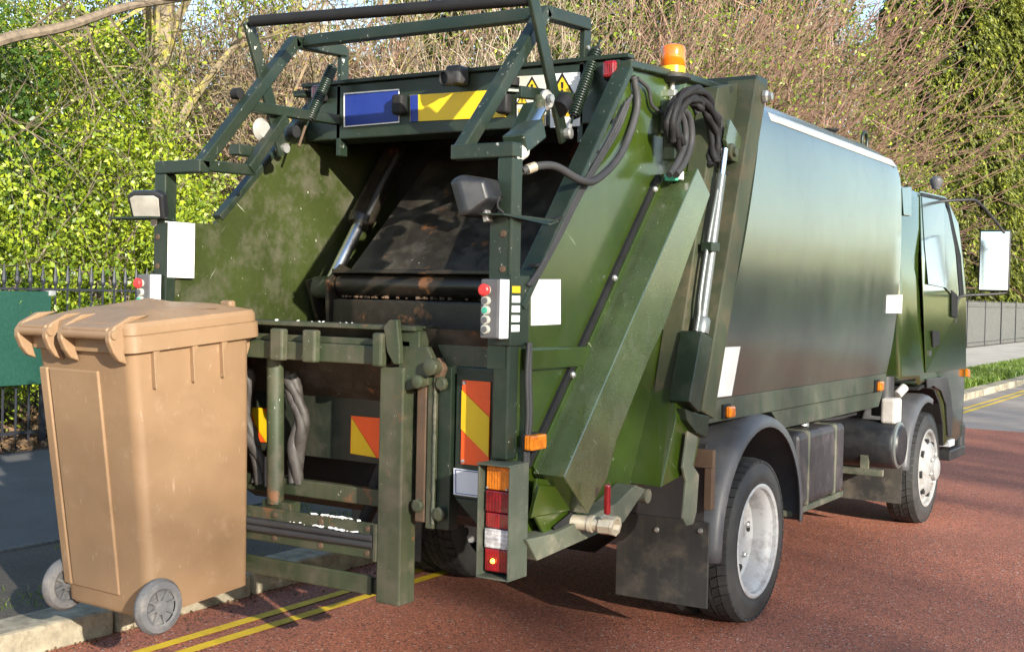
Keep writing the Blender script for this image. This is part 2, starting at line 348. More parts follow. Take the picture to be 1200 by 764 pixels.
# kerb stones: irregular split granite in one run
kb = MB(); y = -14.0; rs = random.Random(3)
while y < 75:
    L = rs.uniform(.75, 1.15)
    if y < -2.2 < y+L: L = max(.2, -1.93-y)
    j = lambda s=.008: rs.uniform(-s, s)
    vs = []
    for xx in (-1.245, -1.50):
        for yy in (y+.008, y+L-.010):
            for zz in (-.012, .115): vs.append((xx+j(), yy, zz+(j() if zz > 0 else 0)))
    kb.add(vs, [(0, 1, 3, 2), (4, 6, 7, 5), (0, 4, 5, 1), (2, 3, 7, 6), (0, 2, 6, 4), (1, 5, 7, 3)]); y += L
struct('kerb', kb, M['kerb'], bevel=.018)
kb2 = MB()
for i in range(60): kb2.bb(6.5, 6.75, -40+i*2, -38.02+i*2, -.01, .12)
struct('kerb_opposite', kb2, M['kerb'], bevel=.015)
struct('pavement_opposite', MB().bb(6.752, 10, -40, 80, -.01, .112), M['pavement'])
struct('verge', MB().bb(-2.67, -1.502, -40, 12.5, -.01, .098), M['dirt'])
struct('verge_grassed', MB().bb(-2.67, -1.502, 12.504, 75, -.01, .098), M['verge_far'])
struct('pavement_edging', MB().bb(-2.72, -2.672, -40, 75, -.01, .112), M['edging'], bevel=.008)
struct('pavement', MB().bb(-6.0, -2.722, -40, 7, -.01, .104), M['pavement'])
struct('footpath', MB().bb(-6.0, -2.722, 7.003, 75, -.01, .104), M['slab'])
struct('soil_bed', MB().bb(-60, -6.002, -40, 120, -.01, .10), M['soil'])
ln = MB()
for x0 in (-.955, -.81):
    n = 90; vs = []; fs = []
    for i in range(n+1):
        yy = -16+i*.9
        vs += [(x0+rng.normal(0, .004), yy, .0045), (x0+.062+rng.normal(0, .004), yy, .0045)]
        if i: fs.append((2*i-2, 2*i-1, 2*i+1, 2*i))
    ln.add(vs, fs)
struct('yellow_lines', ln, M['line'])
#VEG
# ------------------------------------------------------------ vegetation
def leaves(name, pts, size, mat, parent=None, base=(0, 0, 0), aspect=.5, up=.25, droop=None, kind=None):
    """one mesh of small bent diamond leaves at pts (n,3)"""
    pts = np.asarray(pts, float)-np.array(base); n = len(pts)
    d = rng.normal(size=(n, 3)); d[:, 2] += up
    if droop is not None: d = d*.45+np.asarray(droop)
    d /= np.linalg.norm(d, axis=1)[:, None]
    q = rng.normal(size=(n, 3)); sd_ = np.cross(d, q); sd_ /= np.linalg.norm(sd_, axis=1)[:, None]
    nn = np.cross(d, sd_); L = size*rng.uniform(.45, 1.5, (n, 1)); Wd = L*aspect
    v = np.stack([pts-d*L*.5, pts+sd_*Wd*.5+nn*L*.12, pts+d*L*.5, pts-sd_*Wd*.5+nn*L*.12], 1).reshape(-1, 3)
    me = bpy.data.meshes.new(name); me.vertices.add(4*n); me.vertices.foreach_set('co', v.ravel().astype(np.float32))
    me.loops.add(4*n); me.loops.foreach_set('vertex_index', np.arange(4*n, dtype=np.int32)); me.polygons.add(n)
    me.polygons.foreach_set('loop_start', np.arange(0, 4*n, 4, dtype=np.int32)); me.polygons.foreach_set('loop_total', np.full(n, 4, np.int32))
    me.update(); me.validate(); me.materials.append(mat)
    o = bpy.data.objects.new(name, me); S.collection.objects.link(o)
    if parent: o.parent = parent
    if kind: o['kind'] = kind
    return o

def clumps(n_cl, per, center, radii, spread, shell=.45, rnd=None):
    r = rnd or rng
    d = r.normal(size=(n_cl, 3)); d /= np.linalg.norm(d, axis=1)[:, None]
    rad = shell+(1-shell)*r.random((n_cl, 1))**.6
    c = np.array(center)+d*rad*np.array(radii)
    p = c[:, None, :]+r.normal(size=(n_cl, per, 3))*spread*r.uniform(.5, 1.3, (n_cl, 1, 1))
    return p.reshape(-1, 3)

def grow(mb, p, d, L, r, depth, rs, curve=.25, split=(2, 4), up=.1, sides=4, tips=None, ratio=.68, minr=.003, nseg=4, spread=.6):
    pts = [Vector(p)]; d = Vector(d).normalized()
    for i in range(nseg):
        d = (d+Vector((rs.gauss(0, curve), rs.gauss(0, curve), rs.gauss(0, curve)+up))*.5).normalized()
        pts.append(pts[-1]+d*L/nseg)
    r1 = max(minr, r*.55)
    mb.tube(pts, [r+(r1-r)*i/nseg for i in range(nseg+1)], n=max(3, sides), cap=False)
    if tips is not None and depth <= 1: tips += [pts[-1], pts[len(pts)//2]]
    if depth <= 0: return
    for k in range(rs.randint(*split)):
        t = rs.uniform(.3, 1.); q = pts[min(nseg, int(t*nseg)+1)] if t < .95 else pts[-1]
        dd = (d+Vector((rs.gauss(0, spread), rs.gauss(0, spread), rs.gauss(0, spread)))).normalized()
        grow(mb, q, dd, L*rs.uniform(ratio-.12, ratio+.12), r1*rs.uniform(.6, .9), depth-1, rs, curve, split, up, 3, tips, ratio, minr, nseg, spread)

# the iron railing between footway and gardens
fx = -6.3
fence = thing('iron_railing', 'black iron railing with spear topped bars along the back of the pavement', 'railing', (fx, 1.0, .1))
rl = MB(); rl.bb(fx-.02, fx+.02, -6, 62, 1.485, 1.505); rl.bb(fx-.02, fx+.02, -6, 62, .22, .245)
rl.build('rail', M['iron'], fence, base=(fx, 1, .1))
pk = MB(); pk.tube([(0, 0, 0), (0, 0, 1.45)], .011, 6); pk.lathe([(.011, 1.43), (.02, 1.45), (.023, 1.47), (.013, 1.56), (.002, 1.62)], (0, 0, 0), (0, 0, 1), 6)
pick = pk.build('picket', M['iron'], fence); pick.location = (0, .1, 0)
for i in range(1, 99):
    y = .1+.1317*i*(1 if i < 60 else -1)+(0 if i < 60 else .1317*59)
    c = pick.copy(); S.collection.objects.link(c); c.parent = fence; c.location = (0, y, 0)
far = MB()
for i in range(400):
    y = 8.9+.1317*i
    far.bar((fx, y, .1), (fx, y, 1.55), .030, .030, (1, 0, 0))
    far.lathe([(.012, 0), (.022, .04), (.002, .17)], (fx, y, 1.55), (0, 0, 1), 4)
tag(far.build('pickets_beyond', M['iron_far_sunlit'], fence, base=(fx, 1, .1), kind='stuff'))
for y in (-5, 20.5, 23.1, 36, 39, 42, 45, 48, 51, 54, 57, 60):
    MB().bb(fx-.035, fx+.035, y-.035, y+.035, .1, 1.75).build('post', M['iron'], fence, base=(fx, 1, .1))
bd = thing('notice_board', 'plain dark green board fixed to the railing left of the tan bin', 'board', (-6.2, .9, .66))
MB().bb(-6.22, -6.19, .25, 1.50, .66, 1.475).build('panel', M['boardgreen'], bd, bevel=.004, base=(-6.2, .9, .66))
for yy in (1.43, .3): MB().bb(-6.255, -6.222, yy, yy+.05, .12, 1.5).build('support_post', M['iron'], bd, base=(-6.2, .9, .66))
fb = MB(); fb.bb(-6.232, -6.181, 1.47, 1.54, 1.44, 1.485); fb.build('clamp', M['galv'], bd, base=(-6.2, .9, .66))

# leafy shrubs behind the railing on the left
SH = [((-7.6, 1.3), 1.3, 3.0, 'leaf', 'bright green small leaved shrub behind the green notice board'),
      ((-8.0, 3.4), 1.5, 3.2, 'leaf', 'bright yellow green shrub behind the railing, its sunlit leaves beside the rear left lamp'),
      ((-9.6, 2.2), 1.7, 4.9, 'leaf_dark', 'taller dark leaved evergreen behind the low bright shrubs at the left edge'),
      ((-8.3, 5.6), 1.2, 2.7, 'leaf', 'rounded green shrub at the foot of the pale lichen covered tree'),
      ((-11.0, 0.6), 1.8, 6.6, 'leaf', 'tall bright leaved tree filling the upper left corner behind the bough'),
      ((-11.6, 3.4), 1.9, 6.8, 'leaf', 'tall leafy tree left of the pale lichen trunk, its top against white sky'),
      ((-9.0, 4.5), 1.0, 4.6, 'leaf', 'slender leafy shrub in front of the pale lichen trunk'),
      ((-11.4, 6.6), 1.5, 5.6, 'leaf', 'leafy tree right of the pale lichen trunk, seen through the guard frame'),
      ((-10.2, 5.0), 1.5, 5.2, 'leaf', 'tall loose green bush with gaps of white sky behind the guard frame')]
for (x, y), rad, h, mt, lab in SH:
    rs = random.Random(int(x*100)); root = thing('leafy_shrub', lab, 'shrub', (x, y, .1))
    tb = MB(); tips = []
    for k in range(5):
        a = k*1.26+rs.random(); grow(tb, (rs.gauss(0, .1), rs.gauss(0, .1), 0), (math.cos(a)*.35, math.sin(a)*.35, 1), h*.5, .035, 3, rs, .2, (2, 3), .08, 5, tips, .62)
    tb.build('stem', M['bark'], root, fix=False)
    n = int(250*rad*h/4)
    P = np.concatenate([clumps(n, 46, (0, 0, h*.52), (rad, rad, h*.52), .16), clumps(n//2, 30, (0, 0, h*.35), (rad*.9, rad*.9, h*.36), .2, .2)])
    P = P[P[:, 2] > .05]
    leaves('crown', P, .056 if mt == 'leaf' else .07, M[mt], root)
# pale tree with yellow lichen and the overhanging bough at top left
lt = thing('lichen_tree', 'pale trunked tree with yellow lichen limbs behind the leafy shrubs', 'tree', (-9.2, 5.3, .1))
tb = MB(); rs = random.Random(5); tips = []
tb.tube([(0, 0, 0), (.02, .03, 1.6), (-.03, .1, 3.0), (.05, .1, 4.4), (.1, .2, 6.5)], [.20, .17, .15, .12, .06], 10, cap=False)
tb.build('trunk', M['bark_pale'], lt, smooth=60)
tb = MB()
for z, dx, dy in ((2.6, .3, .9), (3.1, .2, 1.), (3.4, -.5, .6), (2.9, .6, -.5), (4.0, .5, .5), (4.4, -.3, -.6)):
    grow(tb, (0, .05, z), (dx*.6, dy*.6, 1), 2.2, .065, 4, rs, .22, (2, 4), .12, 5, tips, .66, nseg=5)
tb.build('limb', M['bark_pale'], lt, fix=False)
P = np.concatenate([np.array(tips)[rng.integers(0, len(tips), 1100)][:, None, :]+rng.normal(size=(1100, 14, 3))*.22]).reshape(-1, 3)
leaves('crown', P, .06, M['leaf'], lt)
ob = thing('overhanging_tree', 'grey tree whose long bare bough crosses the top left corner', 'tree', (-7.9, -2.2, .1))
tb = MB(); tb.tube([(0, 0, 0), (.1, .3, 1.6), (.25, .9, 2.6)], [.2, .16, .12], 10, cap=False); tb.build('trunk', M['bark'], ob, smooth=60)
tb = MB(); a = Vector((-7.9, -2.2, .1))
bp = smooth_path([Vector((.25, .9, 2.6)), at(-120, 95, X=-7.8)-a, at(0, 48, X=-7.8)-a, at(75, 32, X=-7.7)-a, at(150, 8, X=-7.6)-a, at(240, -6, X=-7.5)-a, at(360, -30, X=-7.3)-a])
tb.tube(bp, [.075-.045*i/(len(bp)-1) for i in range(len(bp))], 8, cap=False)
rs = random.Random(8)
for i in range(8, len(bp), 2):
    grow(tb, bp[i], (rs.gauss(0, .4), .6, rs.choice((-.7, .6, .3))), 1.3, .016, 3, rs, .3, (2, 3), 0., 3, None, .66)
tb.build('bough', M['bark'], ob, fix=False)

# bare shrubs behind the truck's tail: pale multi-stemmed tangle
def bare(name, lab, loc, n, h, lean, mat, seed, depth=4, r=.05, cat='shrub', curve=.22, spread=.5, minr=.004, split=(2, 4), leafn=0, leafmat_='ivy', ratio=.68):
    rs = random.Random(seed); root = thing(name, lab, cat, loc); tb = MB(); tips = []
    for k in range(n):
        a = rs.uniform(0, 6.28); q = rs.uniform(.1, .6)
        grow(tb, (rs.gauss(0, .35), rs.gauss(0, .35), 0), (math.cos(a)*q+lean[0], math.sin(a)*q+lean[1], 1+lean[2]), h*rs.uniform(.35, .5), r*rs.uniform(.6, 1.2), depth, rs, curve, split, .06, 5, tips, ratio, minr, 4, spread)
    tb.build('branches', mat, root, fix=False)
    if leafn:
        T = np.array([tuple(v) for v in tips]); T = T[T[:, 2] < h*.8]
        P = (T[rng.integers(0, len(T), leafn)][:, None, :]+rng.normal(size=(leafn, 10, 3))*.18).reshape(-1, 3)
        leaves('leaves', P, .08, M[leafmat_], root)
    return root
bare('bare_tree', 'bare grey brown tree with upright limbs seen between guard frame and header', (-9.5, 8.0, .1), 7, 6.5, (.1, .1, .2), M['bark_pale'], 21, depth=4, r=.085, cat='tree', minr=.006)
bare('bare_shrub', 'tangle of tan bare twigs behind the blue sign and camera', (-9.8, 10.2, .1), 26, 5.8, (.1, 0, 0), M['twig'], 22, r=.035, minr=.005)
bare('bare_shrub', 'pale leafless twigs arching behind the right hand spring', (-9.0, 12.2, .1), 22, 6.0, (.05, .1, 0), M['twig_pale'], 23, r=.035, minr=.005, leafn=160)
bare('bare_shrub', 'reddish bare shrub with ivy behind the amber beacon', (-11.3, 13.6, .1), 34, 9.2, (.45, .60, -.1), M['twig'], 24, r=.05, minr=.008, leafn=900, curve=.16, spread=.4, split=(2, 3))
bare('bare_shrub', 'wide pinkish brown bare shrub sweeping up above the body of the truck', (-11.6, 17.5, .1), 42, 11.0, (.65, .90, -.2), M['twig_red'], 25, r=.06, spread=.34, minr=.008, leafn=1300, curve=.12, split=(2, 3))
bare('bare_shrub', 'far pinkish bare shrub fanning out beside the cypress', (-12.0, 23.0, .1), 42, 12.5, (.65, 1.0, -.2), M['twig_red'], 26, r=.07, spread=.32, minr=.009, leafn=1300, curve=.12, split=(2, 3))
bare('bare_shrub', 'pale tan bare shrub between the two pinkish ones', (-13.0, 20.0, .1), 24, 12.5, (.5, .7, 0), M['twig_red'], 29, r=.07, spread=.36, minr=.011, leafn=500, curve=.14, split=(2, 3))
bare('bare_shrub', 'thin reddish twigs behind the tan tangle, above the yellow plate', (-12.5, 11.5, .1), 30, 7.0, (.1, .05, 0), M['twig_red'], 27, r=.04, minr=.007)
bare('bare_shrub', 'ochre bare twigs filling the gap left of the blue sign', (-12.5, 8.0, .1), 26, 7.0, (.1, .05, 0), M['twig'], 28, r=.04, minr=.007, leafn=200)
# ivy and evergreen understorey behind them
for (x, y), rad, h, n, lab in [((-13.0, 12.5), (2.5, 2.2), 6.0, 330, 'ivy covered mound of evergreen leaves behind the pale bare twigs'),
                               ((-13.6, 19.5), (2.6, 4.2), 10.5, 1000, 'large ivy thicket behind the pinkish bare shrubs'),
                               ((-13.8, 27.0), (3.0, 5.2), 14.0, 1500, 'ivy clad thicket rising behind the far bare shrub'),
                               ((-10.4, 45.0), (2.2, 3.5), 7.6, 420, 'bright green laurel like bush just above the cab roof'),
                               ((-13.5, 35.0), (3.0, 5.0), 13.5, 1100, 'dark ivy thicket behind the farthest bare shrub'),
                               ((-13.6, 43.0), (3.0, 4.5), 15.5, 1100, 'tall dark ivy clad mass between the far bare shrub and the cypresses'),
                               ((-15.0, 9.0), (2.5, 2.5), 6.6, 330, 'dim ivy mound behind the ochre twigs'),
                               ((-15.0, 14.0), (2.5, 2.8), 7.6, 380, 'ivy mound behind the reddish twigs above the yellow plate')]:
    root = thing('evergreen_bush', lab, 'bush', (x, y, .1)); tb = MB(); rs = random.Random(int(y*10))
    for k in range(4): grow(tb, (rs.gauss(0, .3), rs.gauss(0, .3), 0), (rs.gauss(0, .3), rs.gauss(0, .3), 1), h*.45, .05, 3, rs)
    tb.build('stem', M['bark'], root, fix=False)
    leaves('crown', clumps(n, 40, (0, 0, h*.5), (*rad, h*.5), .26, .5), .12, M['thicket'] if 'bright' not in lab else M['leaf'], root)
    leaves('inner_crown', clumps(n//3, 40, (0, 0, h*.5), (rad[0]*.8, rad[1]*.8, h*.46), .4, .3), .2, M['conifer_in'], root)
# cypresses at the right
def cypress(loc, H, rad, n, seed, lab):
    r = np.random.default_rng(seed); root = thing('cypress', lab, 'conifer', loc)
    MB().tube([(0, 0, 0), (0, 0, H*.6), (0, 0, H)], [.35, .22, .03], 8, cap=False).build('trunk', M['bark'], root, smooth=60)
    z = H*r.random(n)**1.25; R_ = rad*np.clip(1.08-z/H, .05, 1)**.7*(.72+.34*r.random(n)); a = r.uniform(0, 6.283, n)
    c = np.stack([np.cos(a)*R_, np.sin(a)*R_, z], 1); out = np.stack([np.cos(a), np.sin(a), -1.1+0*a], 1)
    per = 44; out /= np.linalg.norm(out, axis=1)[:, None]
    fan = np.cross(out, [0, 0, 1.]); fan /= np.linalg.norm(fan, axis=1)[:, None]
    fan += r.normal(size=fan.shape)*.35; fan /= np.linalg.norm(fan, axis=1)[:, None]
    FL = r.uniform(.8, 1.7, (n, 1, 1)); tt = r.random((n, per, 1)); sg = r.choice([-1., 1.], (n, per, 1))
    wd_ = FL*.30*(1-tt*.75)*r.random((n, per, 1))
    sag = np.zeros((n, per, 3)); sag[:, :, 2:] = -.35*FL*tt**2
    P = c[:, None]+out[:, None]*tt*FL+fan[:, None]*sg*wd_+sag
    D = (out[:, None]*.9+fan[:, None]*sg*.55+np.array([0, 0, -.35])).reshape(-1, 3)
    leaves('crown', P.reshape(-1, 3), .30, M['conifer'], root, aspect=.26, droop=D*1.6)
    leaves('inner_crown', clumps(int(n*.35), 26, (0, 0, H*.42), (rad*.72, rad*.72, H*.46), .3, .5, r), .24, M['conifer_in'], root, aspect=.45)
cypress((-11.0, 53.0, .1), 20, 4.2, 2600, 1, 'tall olive green cypress with drooping sprays left of the wing mirror')
cypress((-11.2, 63.0, .1), 22, 4.4, 2600, 2, 'second cypress, directly behind the wing mirror')
cypress((-11.5, 76.0, .1), 24, 5.0, 2600, 3, 'farthest cypress at the right edge')
for (x, y), rad, h, lab in [((-9.4, 47), (1.6, 3), 3.0, 'low bush behind the far railing under the cypress'), ((-9.6, 56), (1.6, 4), 4.0, 'brownish bush at the far end of the railing')]:
    root = thing('garden_bush', lab, 'bush', (x, y, .1)); tb = MB(); rs = random.Random(3)
    for k in range(4): grow(tb, (0, 0, 0), (rs.gauss(0, .4), rs.gauss(0, .4), 1), h*.45, .05, 3, rs)
    tb.build('stem', M['bark'], root, fix=False)
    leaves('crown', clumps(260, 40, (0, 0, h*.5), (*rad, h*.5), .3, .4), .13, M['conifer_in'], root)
# house glimpsed through the leaves
hs = thing('cream_house', 'cream rendered house with slate roof glimpsed through the left shrubs', 'house', (-21, 9, .1))
MB().bb(-4, 4, -7, 7, 0, 3.0).build('wall', M['cream'], hs)
MB().prism([(-4.4, -7.3, 3.0), (4.4, -7.3, 3.0), (0, -7.3, 5.2)], (0, 14.6, 0)).build('roof', M['slate'], hs)
for yy in (-4, 0, 4):
    w = MB().bb(4.0, 4.04, yy-.5, yy+.5, 1.0, 2.2).build('window', M['glass'], hs)
    fr = MB(); fr.bb(4.0, 4.06, yy-.56, yy-.5, .95, 2.25); fr.bb(4.0, 4.06, yy+.5, yy+.56, .95, 2.25); fr.bb(4.0, 4.06, yy-.5, yy+.5, 2.2, 2.26); fr.bb(4.0, 4.08, yy-.5, yy+.5, .94, 1.0); fr.build('frame', M['white'], w)
P = np.stack([-1.24+np.abs(rng.normal(size=1500))*.10, rng.uniform(-4, 11, 1500), .004+rng.random(1500)*.008], 1)
leaves('kerb_grit', P, .016, M['litter'], aspect=.7, up=0, kind='stuff')
# unseen trees and hedge across the street, added for reflections in the paintwork
for (x, y), rad, h, lab in [((20, 96), (5, 5), 7.5, 'unseen rounded evergreen tree down the street on the right, added for the body reflection'), ((31, 104), (6, 5), 6.5, 'unseen broad evergreen tree right of the rounded one, added for the body reflection'), ((43, 100), (6, 6), 8, 'unseen evergreen tree farthest to the right, added for the body reflection')]:
    root = thing('unseen_evergreen', lab, 'tree', (x, y, .1))
    MB().tube([(0, 0, 0), (0, 0, h*.6)], [.22, .1], 8, cap=False).build('trunk', M['bark'], root)
    leaves('crown', clumps(200, 40, (0, 0, h*.55), (*rad, h*.45), .4, .4), .2, M['ivy'], root)
hd_ = thing('unseen_hedge', 'unseen long clipped hedge along the opposite pavement, added for the body reflection', 'hedge', (11, 15, .1))
MB().bb(-.5, .5, -35, 45, 0, 1.5).build('unseen_hedge_core', M['soil'], hd_)
leaves('unseen_hedge_foliage', np.stack([rng.uniform(-.7, .7, 16000), rng.uniform(-35, 45, 16000), rng.uniform(0, 1.75, 16000)], 1), .16, M['leaf_dark'], hd_)
# litter and grass
P = np.stack([rng.uniform(-8.5, -6.05, 9000), rng.uniform(-1, 6, 9000), .11+rng.random(9000)*.07], 1)
leaves('leaf_litter', P, .075, M['litter'], aspect=.6, up=0, kind='stuff')
def tufts(name, n, xr, yr, z, h, keep=None):
    P = np.stack([rng.uniform(*xr, n), rng.uniform(*yr, n), np.full(n, z+h*.35)], 1)
    if keep is not None: P = P[keep(P)]
    leaves(name, P, h, M['grass'], aspect=.12, droop=np.tile([0, 0, 1.2], (len(P), 1)), kind='stuff')
blob = lambda P: (np.sin(P[:, 0]*7+1)+np.sin(P[:, 1]*5.3)+np.sin(P[:, 0]*3.1+P[:, 1]*4)+rng.normal(size=len(P))*.5) > .7
tufts('verge_tufts', 15000, (-2.6, -1.52), (-4, 4), .098, .035, blob)
tufts('verge_grass', 40000, (-2.65, -1.52), (14, 34), .098, .16)
# bare trees across the street, towards the sun: they dapple the road and show in the paintwork
for i, (x, y, lab) in enumerate([(38, -16, 'bare street tree on the opposite side, nearest the camera'), (42, -3, 'bare street tree on the opposite side, level with the cab'), (44, -30, 'bare street tree on the opposite side, well behind the camera')]):
    bare('street_tree', lab, (x, y, .1), 4, 17, (0, 0, .4), M['bark'], 40+i, depth=5, r=.16, cat='tree', minr=.02, split=(2, 4))
#TRUCK
# ------------------------------------------------------------ the refuse truck
T = thing('refuse_truck', 'dark green rear loading refuse truck with raised guard frame parked on the red road', 'truck', (0, 0, 0))
V3 = Vector
# --- container body: barrel sided shell with slanted rear end and rounded front shoulder
half = smooth_path([(.955, 0, 1.09), (.988, 0, 1.28), (1.012, 0, 1.52), (1.024, 0, 1.78), (1.023, 0, 2.02), (1.016, 0, 2.22), (1.006, 0, 2.36), (.988, 0, 2.415), (.93, 0, 2.465), (.80, 0, 2.525), (.4, 0, 2.55), (0, 0, 2.555)], 3)
prof = [(p.x, p.z) for p in half]; prof = prof+[(-x, z) for x, z in prof[-2::-1]]
yrear = lambda z: -.09-(2.5-z)*.36
def yfront(z): return 2.36 if z < 2.27 else 2.36-.38*((z-2.27)/.285)**2
bd_ = MB(); ns = 24
for i in range(ns+1):
    t = i/ns
    for x, z in prof: bd_.v.append((x*(1-.012*max(0, t-.93)/.07), yrear(z)+(yfront(z)-yrear(z))*t, z))
npf = len(prof)
for i in range(ns):
    for k in range(npf-1): bd_.f.append((i*npf+k, i*npf+k+1, (i+1)*npf+k+1, (i+1)*npf+k))
bd_.f.append(tuple(range(npf))); bd_.f.append(tuple(ns*npf+k for k in range(npf)))
shell = bd_.build('body_shell', M['body'], T, smooth=50)
for s in (1, -1):
    q = MB().yz([(-.62, 1.088), (2.31, 1.088), (2.28, .985), (-.56, .985)], s*.90, s*.957); q.build('body_rail', M['rail'], T, bevel=.003)
    q = MB().yz([(.27, .981), (2.27, .981), (2.18, .885), (.42, .885)], s*.90, s*.949); q.build('lower_rail', M['rail'], T, bevel=.003)
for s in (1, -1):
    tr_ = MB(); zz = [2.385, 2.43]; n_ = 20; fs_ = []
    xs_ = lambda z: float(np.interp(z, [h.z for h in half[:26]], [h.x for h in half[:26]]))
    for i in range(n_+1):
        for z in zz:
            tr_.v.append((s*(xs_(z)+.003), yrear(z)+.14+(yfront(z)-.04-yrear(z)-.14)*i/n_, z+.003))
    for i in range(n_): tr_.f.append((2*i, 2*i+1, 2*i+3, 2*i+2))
    o_ = tr_.build('shoulder_glare_strip', M['shoulder_glare'], T, smooth=60); md_ = o_.modifiers.new('thickness', 'SOLIDIFY'); md_.thickness = .002; md_.offset = -1  # pale strip paints in the bright sky reflection along the shoulder
struct_bars = MB(); struct_bars.bb(-.9, .9, -.5, 2.2, 1.0, 1.085); struct_bars.build('body_floor', M['dark'], T)
MB().lathe([(.012, -.03), (.028, .0), (.03, .02), (.05, .035), (.052, .045), (.0, .05)], at(820+705/4.615, 80+370/4.615, X=.75), (0, 0, 1), 20).build('roof_vent', M['black'], T, smooth=40)
hk = MB(); p = at(1013, 170, X=.8); hk.tube(smooth_path([p+V3((0, -.05, -.03)), p+V3((0, -.05, .05)), p+V3((0, .0, .08)), p+V3((0, .05, .05)), p+V3((0, .05, -.03))], 4), .011, 8); hk.build('lifting_eye', M['green_dark'], T, smooth=60)
for (a, b_, c, d) in (((1039, 346), (1057.5, 345.5), (1056.5, 367), (1038, 367)), ((850, 407), (867.5, 406), (857, 463.5), (838.5, 465.5))):
    X0 = 1.033 if a[0] > 1000 else 1.0
    def onbody(px, py):
        x = 1.03
        for _ in range(12):
            P_ = at(px, py, X=x); z = P_.z
            x = float(np.interp(z, [h.z for h in half[:22]], [h.x for h in half[:22]]))
        return at(px, py, X=x+.003)
    MB().prism([onbody(*a), onbody(*b_), onbody(*c), onbody(*d)], (.0015, 0, 0)).build('label_plate', M['white'], T)
for (px, py, w) in ((850, 482, .034), (1027, 452, .04)):
    p = at(px, py, X=.96)
    mk = MB().bb(.955, .972, p.y-w*1.2, p.y+w*1.2, p.z-w*.95, p.z+w*.95).build('side_marker', M['black'], T, bevel=.004)
    MB().bb(.971, 1.0, p.y-w, p.y+w, p.z-w*.75, p.z+w*.75).build('lens', M['amber'], mk, bevel=.01)
# --- slanted end frames where tailgate meets body
dn = V3((0, -.36, -1)).normalized()
for s in (1, -1):
    q = MB(); q.yz([(-.27, 2.54), (-.125, 2.53), (-.66, 1.02), (-.79, 1.06)], s*.89, s*1.034); q.build('body_end_frame', M['flange'], T, bevel=.006)
    q = MB(); q.yz([(-.52, 2.47), (-.30, 2.52), (-.30, 2.45), (-.82, 1.0), (-.94, 1.06)], s*.862, s*.955); q.build('tailgate_flange', M['flange'], T, bevel=.005)
q = MB().bb(-1.03, 1.03, -.26, -.12, 2.515, 2.56); q.build('top_end_frame', M['green_dark'], T, bevel=.006)
MB().lathe([(.02, 0), (.03, .005), (.03, .022), (.018, .03), (.018, .045), (0, .045)], (1.034, -.19, 2.47), (1, 0, 0), 6).build('bolt', M['galv'], T)
# hinge tie bar at top
MB().tube([at(837, 105, X=.86), at(857, 105, X=.96)], .014, 10).build('hinge_pin', M['green_dark'], T, smooth=40)
# --- tailgate side walls
wall = [(-.22, 2.49), (-.69, 2.48), (-1.23, 2.44), (-2.00, 1.50), (-2.04, 1.50), (-2.04, .80), (-1.87, .66), (-1.20, .66), (-.98, .74), (-.80, .98)]
wall_far = [(-.22, 2.49), (-.69, 2.48), (-1.10, 2.45), (-1.20, 2.36), (-1.77, 1.81), (-2.04, 1.81), (-2.04, .80), (-1.87, .66), (-1.20, .66), (-.98, .74), (-.80, .98)]
for s in (1, -1):
    MB().yz(wall if s > 0 else wall_far, s*.835, s*.858).build('side_wall', M['green'] if s > 0 else M['wall_in'], T)
    q = MB()
    if s > 0: q.bar((s*.85, -1.225, 2.44), (s*.85, -2.01, 1.49), .075, .03, (0, -.77, .63))
    else: q.bar((s*.85, -1.15, 2.415), (s*.85, -1.745, 1.84), .05, .03, (0, -.7, .7))
    q.build('edge_rail', M['green_dark'], T, bevel=.005)
    q = MB(); q.bar((s*.85, -1.24, 2.455), (s*.85, -.69, 2.492), .075, .03, (0, 0, 1)); q.bar((s*.85, -.69, 2.492), (s*.85, -.22, 2.505), .075, .03, (0, 0, 1)); q.build('top_rail', M['green_dark'], T, bevel=.005)
rb = MB(); a, b2 = at(613, 421, X=.858), at(685, 417, X=.858); rb.bar(V3((.868, a.y, a.z)), V3((.868, b2.y, b2.z)), .026, .075, (0, 0, 1)); rb.build('rib', M['green'], T, bevel=.006)
# black strip painted as shadow gap, and bolted flange along the ram cover
a, b2 = at(770, 208, X=.862), at(617, 545, X=.862); MB().bar(V3((.864, a.y, a.z)), V3((.864, b2.y, b2.z)), .016, .03, (0, 1, 0)).build('shadow_gap_strip', M['black'], T)
a, b2 = at(778, 208, X=.866), at(625, 550, X=.866); MB().bar(V3((.868, a.y, a.z)), V3((.868, b2.y, b2.z)), .016, .04, (0, 1, 0)).build('bolted_flange', M['green'], T, bevel=.003)
for px, py in ((767.5, 222), (720, 326), (671, 439), (634, 545)):
    p = at(px, py, X=.877); MB().lathe([(.0, -.004), (.013, -.004), (.013, .004), (.007, .012), (0, .012)], p, (1, 0, 0), 8).build('bolt', M['galv'], T)
